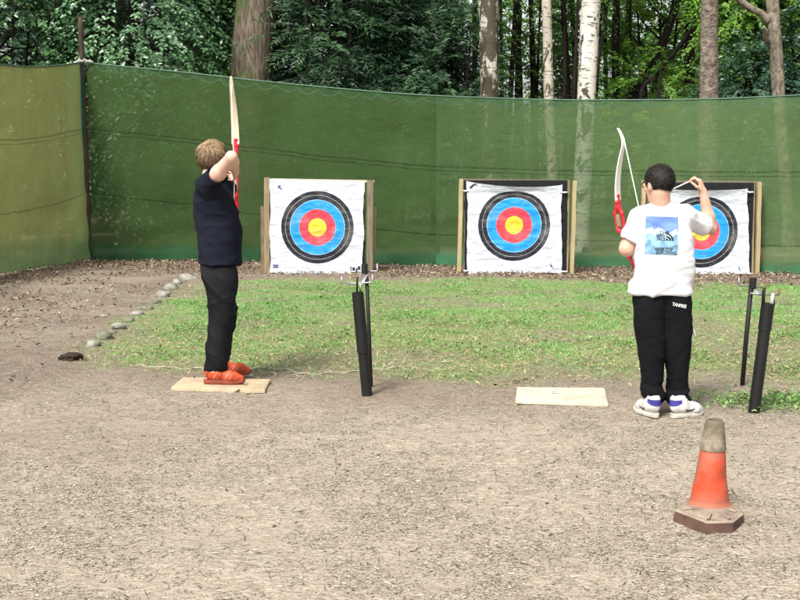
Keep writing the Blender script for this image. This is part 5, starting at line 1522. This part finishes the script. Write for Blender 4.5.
m_lace_o = simple("pale_orange_lace", (.70, .34, .22), (.62, .2, .1), 60)
m_toe = simple("dark_toe_rubber", (.22, .07, .04), (.12, .045, .03), 30, .7)
m_stripe = simple("pale_overlay", (.50, .17, .10), (.30, .08, .05), 40, .5)
for ft, dv in ((foot_n, (1, -.04)), (foot_f, (1, .05))):
    o = shoe(person1, ft + Vector((-.012, 0, -.0)), dv, .266, (m_orange_shoe, m_orange_sole, m_lace_o), hs=1.04, width=.076)
    sb = to_bvh(np.array([tuple(v.co + OFF[o.name]) for v in o.data.vertices]), [tuple(p.vertices) for p in o.data.polygons])
    f_ = Vector((dv[0], dv[1], 0)).normalized(); s2 = Vector((f_.y, -f_.x, 0)); h0 = ft + Vector((-.012, 0, 0))
    for sg in (1, -1):                                              # slanting overlays on the side
        for a0, z0, a1, z1, w, mt in ((.06, .040, .16, .098, .010, m_orange_sole), (.26, .034, .40, .104, .014, m_stripe), (.40, .034, .53, .098, .010, m_orange_sole), (.54, .034, .66, .082, .014, m_stripe), (.70, .034, .78, .064, .012, m_orange_sole), (.82, .030, .92, .046, .012, m_toe)):
            top = []; bot = []
            for k in range(7):
                t = k / 6; a = a0 + (a1 - a0) * t; z = z0 + (z1 - z0) * t
                for lst, da in ((top, -w), (bot, w)):
                    src = h0 + f_ * ((a + da / .52) * .262) + s2 * sg * .2 + Vector((0, 0, z)); hh = sb.ray_cast(src, -s2 * sg)
                    lst.append((hh[0] + s2 * sg * .0028) if hh[0] else None)
            m = MB(); V_ = []
            for p_, q_ in zip(top, bot):
                if p_ and q_: V_ += [p_, q_]
            if len(V_) >= 4: m.add(V_, [(2 * k, 2 * k + 1, 2 * k + 3, 2 * k + 2) for k in range(len(V_) // 2 - 1)]); m.build("overlay", mt, o)
hair(person1, hc1, hf1, hu1, 1.0, hair_mat("light_brown_hair", [(0, (.03, .017, .009)), (.4, (.075, .044, .022)), (.7, (.16, .10, .052)), (1, (.38, .27, .155))]), 7500, .044, .15, (.081, .100, .094), lambda q: q[1] < .05 or q[2] > .05, 4, width=.0015, dspl=.026)
bow("cream limbed bow with red riser held upright and fully drawn by archer in navy", gripL + Vector((0, .0, 0)), (p1(235.2, 80, .76) - gripL), (0.02, 1, 0), nk1, m_limb, 1.0, 1.115)

# ------------------------------------------------------------------ the archer in white
D2 = 6.60
p2 = lambda x, y, d=0.0: PP(x, y, D2 + d)
heelL, heelR = gp(656.5, 418), gp(672, 418.0)
base2 = Vector((gp(666, 415).x, D2, 0))
shL, elL, wrL = p2(642, 217, .0), p2(626.5, 249, -.01), p2(627, 241, .20)
grip2 = p2(625.0, 239, .30)
shR, elR, wrR = p2(683, 217, .0), p2(710.5, 228, .10), p2(703, 191.5, .08)
hc2 = p2(659, 184.5, -.02)
hf2, hu2 = (-.42, .90, -.10), (0, .05, 1)
neck2 = p2(661, 206, -.02)
torso2 = [(199, 655, 669, -.01, .05), (207, 648, 677, .0, .065), (213, 640, 685, .0, .082), (222, 637, 689, .0, .095), (240, 637, 689, .0, .10), (260, 637, 690, .0, .108), (290, 637, 690, .0, .112)]
leg2L = [(286, 638, 668, .0, .09), (294, 634, 668, .0, .108), (306, 633.5, 666, .0, .11), (330, 635.5, 665.5, .0, .098), (352, 638.5, 665, .0, .088), (372, 641.5, 663.2, .01, .08), (388, 643, 662.5, .01, .076), (396, 643.5, 662.5, .01, .074), (401, 646.5, 662.5, .015, .062), (404, 648.5, 661, .015, .052)]
leg2R = [(286, 657, 687, .0, .09), (294, 657, 690.5, .0, .108), (306, 659, 692, .0, .11), (330, 661, 691, .0, .098), (352, 663, 689.8, .0, .088), (372, 666.8, 687.6, .0, .08), (388, 667.8, 687, .0, .076), (398, 667.5, 689, .0, .076), (404, 669, 688.5, .0, .066), (408, 671, 686.5, .0, .054)]
lo, hi = (1.15, 6.28, -.02), (1.90, 7.05, 1.50)
S = Sdf(lo, hi, .005)
S.loft(lv(p2, torso2, -.012), .04)
S.cone(neck2 + Vector((0, .0, -.03)), hc2 + Vector((.006, -.022, -.045)), .053, .052, .03)
PH2 = head(S, hc2, hf2, hu2, .93)
S.cone(shL, elL, .048, .040, .04); S.cone(elL, elL.lerp(wrL, .4), .040, .038, .02); S.cone(elL.lerp(wrL, .4), wrL, .038, .025, .02)
S.cone(shR, elR, .048, .036, .04); S.cone(elR, elR.lerp(wrR, .3), .034, .037, .02); S.cone(elR.lerp(wrR, .3), wrR, .037, .023, .02)
arms_hand(S, wrL, grip2 - wrL, (.9, .2, 0), (0, 0, 1), .86, (1.0, 1.0, .8), 1.0)
arms_hand(S, wrR, (-.30, .05, 1), (-.85, .45, -.1), (-.35, -.9, .1), .86, (.75, 1.15, .9), .9)
for rows, hl, dv in ((leg2L, heelL, (-.38, .92)), (leg2R, heelR, (.92, .38))):
    q = lv(p2, rows); S.loft([(a, b, c, d * .62, e * .66) for a, b, c, d, e in q], .04)
    d = Vector((dv[0], dv[1], 0)).normalized()
    S.cone(Vector((q[-1][1], q[-1][2], .12)), hl + d * .05 + Vector((0, 0, .06)), .034, .032, .03); S.cone(hl + d * .05 + Vector((0, 0, .056)), hl + d * .17 + Vector((0, 0, .046)), .027, .02, .02)
V, Q = S.mesh(2)
person2 = link("person", mesh_from("person", V, Q), skin_mat("warm_skin", (.58, .36, .27), (.50, .28, .20)))
rebase(person2, base2)
tag(person2, "person in white t-shirt with blue back print, black joggers and white trainers", "person")
eyes(person2, PH2, .93)
# socks
m_sock = simple("grey_sock", (.42, .42, .46), (.30, .30, .34), 60, .9, .1, .3)
for rows, hl, dv in ((leg2L, heelL, (-.38, .92)), (leg2R, heelR, (.92, .38))):
    q = lv(p2, rows); d = Vector((dv[0], dv[1], 0)).normalized(); e = hl + d * .048
    m = MB(); m.tube([e + Vector((0, 0, .07)), e.lerp(Vector((q[-1][1], q[-1][2], 0)), .5) + Vector((0, 0, .11)), Vector((q[-1][1], q[-1][2], .17))], .041, 14); m.build("sock", m_sock, person2, True)
# joggers
S = Sdf(lo, (hi[0], hi[1], .92), .0048)
S.loft(lv(p2, leg2L, -.003), .015, pw=2.3); S.loft(lv(p2, leg2R, -.003), .015, pw=2.3)
V, Q = S.mesh(2); Nn = vnormals(V, Q)
low = np.exp(-((V[:, 2] - .13) / .07) ** 2)
f = (ridged(V, (2.6, 2.6, 3.2), 23) ** 3 - .3) * .010 + low * (ridged(V, (6, 6, 17), 25) ** 2 - .4) * .024 + (ridged(V, (6, 6, 10), 27) ** 3 - .3) * .005
V = V + Nn * f[:, None]
jog = link("joggers", mesh_from("joggers", V, Q), cloth_mat("black_jersey", (.004, .004, .0055), (.006, .006, .008), .9), person2)
bvh = to_bvh(V, Q); m_white_print = simple("white_lettering", (.75, .75, .75), (.65, .65, .65), 50)
tv, tf = text_shape("TANFREE", .026, .0006)
o = p2(667.6, 303.2, 0); wd = max(v[0] for v in tv); k = (p2(682, 303, 0).x - o.x) / wd
ux = Vector((1, 0, -.20)).normalized() * k; uy = Vector((.16, 0, 1)).normalized()
m = MB(); m.add([on_cloth(bvh, o, ux, uy, Vector((0, 1, 0)), v, .003) for v in tv], tf); m.build("lettering", m_white_print, jog)
# t-shirt
S = Sdf(lo, hi, .0048)
shirt2 = [(201.5, 654.5, 670, -.01, .056), (205, 648.5, 677.5, -.005, .075), (210.5, 640, 686, .0, .094), (218, 634.5, 691.5, .0, .108), (230, 633.5, 692.5, .0, .116), (245, 633, 693, .0, .122), (260, 633.5, 693.5, .0, .126), (275, 632, 694, .0, .13), (286, 630.5, 694.2, .0, .134), (292.5, 629.6, 693.6, .0, .134)]
S.loft(lv(p2, shirt2, -.010), .03, pw=2.3)
b = shL.lerp(elL, .74); S.cone(shL + Vector((.03, 0, .0)), shL, .062, .058, .04); S.flat(shL, b, .056, .056, .03)
S.flat(b - (b - shL).normalized() * .03, b + (b - shL).normalized() * .02, .047, .050, .004, sub=True)
b = shR.lerp(elR, .80); S.cone(shR + Vector((-.03, 0, .0)), shR, .064, .062, .04); S.flat(shR, b, .060, .056, .03)
S.flat(b - (b - shR).normalized() * .03, b + (b - shR).normalized() * .02, .047, .050, .004, sub=True)
V, Q = S.mesh(2); Nn = vnormals(V, Q)
sl = V.copy(); sl[:, 2] += (V[:, 0] - base2.x) ** 2 * 2.0
lowf = np.clip((1.02 - V[:, 2]) / .25, 0, 1)
f = (ridged(sl, (3.0, 3.0, 9), 33) ** 3 - .3) * (.010 + .014 * lowf) + (ridged(V, (6, 6, 12), 35) ** 3 - .3) * .006
f += (ridged(V, (7, 7, 3.5), 37) ** 3 - .3) * .006 * (1 - lowf)
V = V + Nn * f[:, None]
tee = link("t_shirt", mesh_from("t_shirt", V, Q), cloth_mat("white_cotton", (.66, .665, .69), (.61, .615, .645), .9, .1, bump=.08), person2)
bvh = to_bvh(V, Q)
# blue mountain print on the back
x0, y0 = 646.2, 216.5; x1, y1 = 679.2, 254.5
A = p2(x0, y1, -.13); B = p2(x1, y0, -.13); w_, h_ = B.x - A.x, B.z - A.z
ux, uy, dv = Vector((1, 0, -.02)), Vector((.01, 0, 1)), Vector((0, 1, 0))
n1, n2 = 66, 76
uu, vv = np.meshgrid(np.linspace(0, 1, n1), np.linspace(0, 1, n2))
pt = [on_cloth(bvh, A, ux, uy, dv, (u * w_, v * h_), .0022) for u, v in zip(uu.ravel(), vv.ravel())]
I = np.arange(n1 * n2).reshape(n2, n1); Fq = np.stack([I[:-1, :-1], I[:-1, 1:], I[1:, 1:], I[1:, :-1]], -1).reshape(-1, 4)
me = mesh_from("back_print", np.array([tuple(p) for p in pt]), Fq)
U2 = np.c_[uu.ravel(), vv.ravel(), 0 * uu.ravel()]
sky = np.array([.085, .15, .37]) + (ridged(np.c_[U2[:, 0] + U2[:, 1] * 1.6, U2[:, 1], U2[:, 2]], (2.2, 2.6, 1), 3) ** 2)[:, None] * np.array([.06, .10, .17])
ridge_h = .60 + .05 * np.abs(np.sin(U2[:, 0] * 9.0)) + (fbm(U2 * (1, 0, 0), 7, 5) - .5) * .16 + .06 * np.exp(-((U2[:, 0] - .16) / .07) ** 2) + .09 * np.exp(-((U2[:, 0] - .38) / .10) ** 2) + .07 * np.exp(-((U2[:, 0] - .9) / .1) ** 2) - .06 * np.exp(-((U2[:, 0] - .62) / .1) ** 2)
snow = np.array([.55, .68, .80]) - (ridged(U2, (6, 8, 1), 8) ** 2)[:, None] * np.array([.20, .18, .16])
low_ = np.array([.24, .41, .54]) - (ridged(U2, (4, 7, 1), 12) ** 3)[:, None] * np.array([.12, .16, .15]) + (fbm(U2, 9, 6) - .5)[:, None] * .1
d = (ridge_h - U2[:, 1])[:, None]
colr = np.where(d < 0, sky, np.where(d < .13, snow, low_)); mixw = np.clip((d - .10) / .08, 0, 1); colr = np.where((d > .10) & (d < .18), snow * (1 - mixw) + low_ * mixw, colr)
ca = me.color_attributes.new("ink", 'FLOAT_COLOR', 'POINT'); ca.data.foreach_set("color", np.c_[np.clip(colr, .01, 1), np.ones(len(colr))].astype(np.float32).ravel())
N = Nodes("printed_ink"); at_ = N.n("ShaderNodeAttribute", attribute_name="ink")
link("back_print", me, N.bsdf(at_.outputs["Color"], .75, .2), tee)
m = MB()
def words(txt, u, v, size, bold, wfit):
    tv, tf = text_shape(txt, size, bold); wd = max(q[0] for q in tv) - min(q[0] for q in tv); k = wfit / wd; mn = min(q[0] for q in tv)
    m.add([on_cloth(bvh, A, ux, uy, dv, (u * w_ + (q[0] - mn) * k, v * h_ + q[1]), .0036) for q in tv], tf)
words("THE", .40, .545, .024, .0006, .058 * w_ / .2); words("NORTH", .32, .460, .024, .0006, .27 * w_); words("FACE", .345, .375, .024, .0006, .245 * w_)
words("NEVER STOP", .28, .105, .024, .0006, .56 * w_); words("EXPLORING", .33, .012, .024, .0006, .62 * w_)
m.build("print_lettering", m_black_ink, tee); m = MB()
# three nested quarter arcs of the emblem
c0 = (.615, .375)
for r0, r1 in ((.0, .07), (.10, .155), (.185, .235)):
    pts = [(c0[0] + r1 * math.cos(t) * 1.0, c0[1] + r1 * math.sin(t) * w_ / h_ * 1.0) for t in np.linspace(0, math.pi / 2, 9)] + [(c0[0] + r0 * math.cos(t), c0[1] + r0 * math.sin(t) * w_ / h_) for t in np.linspace(math.pi / 2, 0, 9)]
    m.add([on_cloth(bvh, A, ux, uy, dv, (p[0] * w_, p[1] * h_), .0036) for p in pts], [tuple(range(len(pts)))] if r0 > 0 else [tuple(range(10))])
m.build("print_emblem", m_black_ink, tee)
m_white_shoe = simple("white_leather", (.70, .69, .67), (.38, .36, .33), 16, .5, .35, .15)
m_white_sole = simple("scuffed_white_sole", (.60, .57, .52), (.34, .30, .26), 25, .7, .25, .2)
m_purple = simple("purple_collar", (.035, .028, .19), (.06, .05, .25), 20, .8, .2, .2)
for hl, dv_ in ((heelL, (-.38, .92)), (heelR, (.92, .38))):
    shoe(person2, Vector((hl.x, hl.y, .002)) - Vector((dv_[0], dv_[1], 0)) * .006, dv_, .212, (m_white_shoe, m_white_sole, m_strap), patch=m_purple, swoosh=2)
hair(person2, hc2, hf2, hu2, .93, hair_mat("dark_brown_hair", [(0, (.008, .006, .005)), (.7, (.015, .011, .009)), (1, (.034, .027, .022))]), 6000, .022, .22, (.0755, .096, .0905), lambda q: q[1] < .05 or q[2] > .05, 9, width=.0014, dspl=.007)
# glasses
m_frame = simple("dark_frames", (.012, .012, .014), (.02, .02, .02), 20, .35, .5, 0)
m = MB()
for sg in (-1, 1):
    m.tube([PH2(.078 * sg, -.012, .008), PH2(.080 * sg, .04, .014), PH2(.060 * sg, .088, .014)], .0028, 6)
    m.tube([PH2((.032 + .026 * math.cos(t)) * sg, .100 - .008 * abs(math.cos(t)), .006 + .019 * math.sin(t)) for t in np.linspace(0, 2 * math.pi, 17)], .0026, 6, cap=False)
m.tube([PH2(-.007, .100, .012), PH2(0, .106, .013), PH2(.007, .100, .012)], .0026, 6)
m.build("glasses", m_frame, person2, True)
nk2 = p2(644.5, 234, .20)
bow("white limbed bow with red riser held low and tilted by archer in white", grip2, p2(605.6, 130, .30) - grip2, (-.72, .69, 0), nk2, m_limb_w, .85, 1.0, .9, .075, .085)
# the arrow
tail, tip = p2(695.5, 178.6, .10), p2(656, 197, .66)
dr = (tip - tail).normalized(); tip = tail + dr * .62
root = thing("arrow", "pale arrow held up by its tail beside the head of the archer in white", "arrow", tail)
m = MB(); m.tube([tail, tip], .0042, 8); m.build("shaft", m_limb_w, root, True)
m = MB(); m.tube([tail - dr * .018, tail + dr * .010], .0056, 8); m.build("nock", m_black_ink, root)
m = MB(); m.tube([tip, tip + dr * .02], [.0045, .001], 8); m.build("point", m_steel, root)
sd_ = dr.cross(Vector((0, 0, 1))).normalized(); su = sd_.cross(dr)
for k in range(3):
    a = 2 * math.pi * k / 3 + .5; e = sd_ * math.cos(a) + su * math.sin(a)
    m = MB(); q = [tail + dr * .014 + e * .004, tail + dr * .016 + e * .014, tail + dr * .03 + e * .013, tail + dr * .055 + e * .004]; o_ = dr.cross(e) * .0006
    m.add([x + o_ for x in q] + [x - o_ for x in q], [(0, 1, 2, 3), (7, 6, 5, 4), (0, 4, 5, 1), (1, 5, 6, 2), (2, 6, 7, 3)]); m.build("vane", m_black_ink, root)
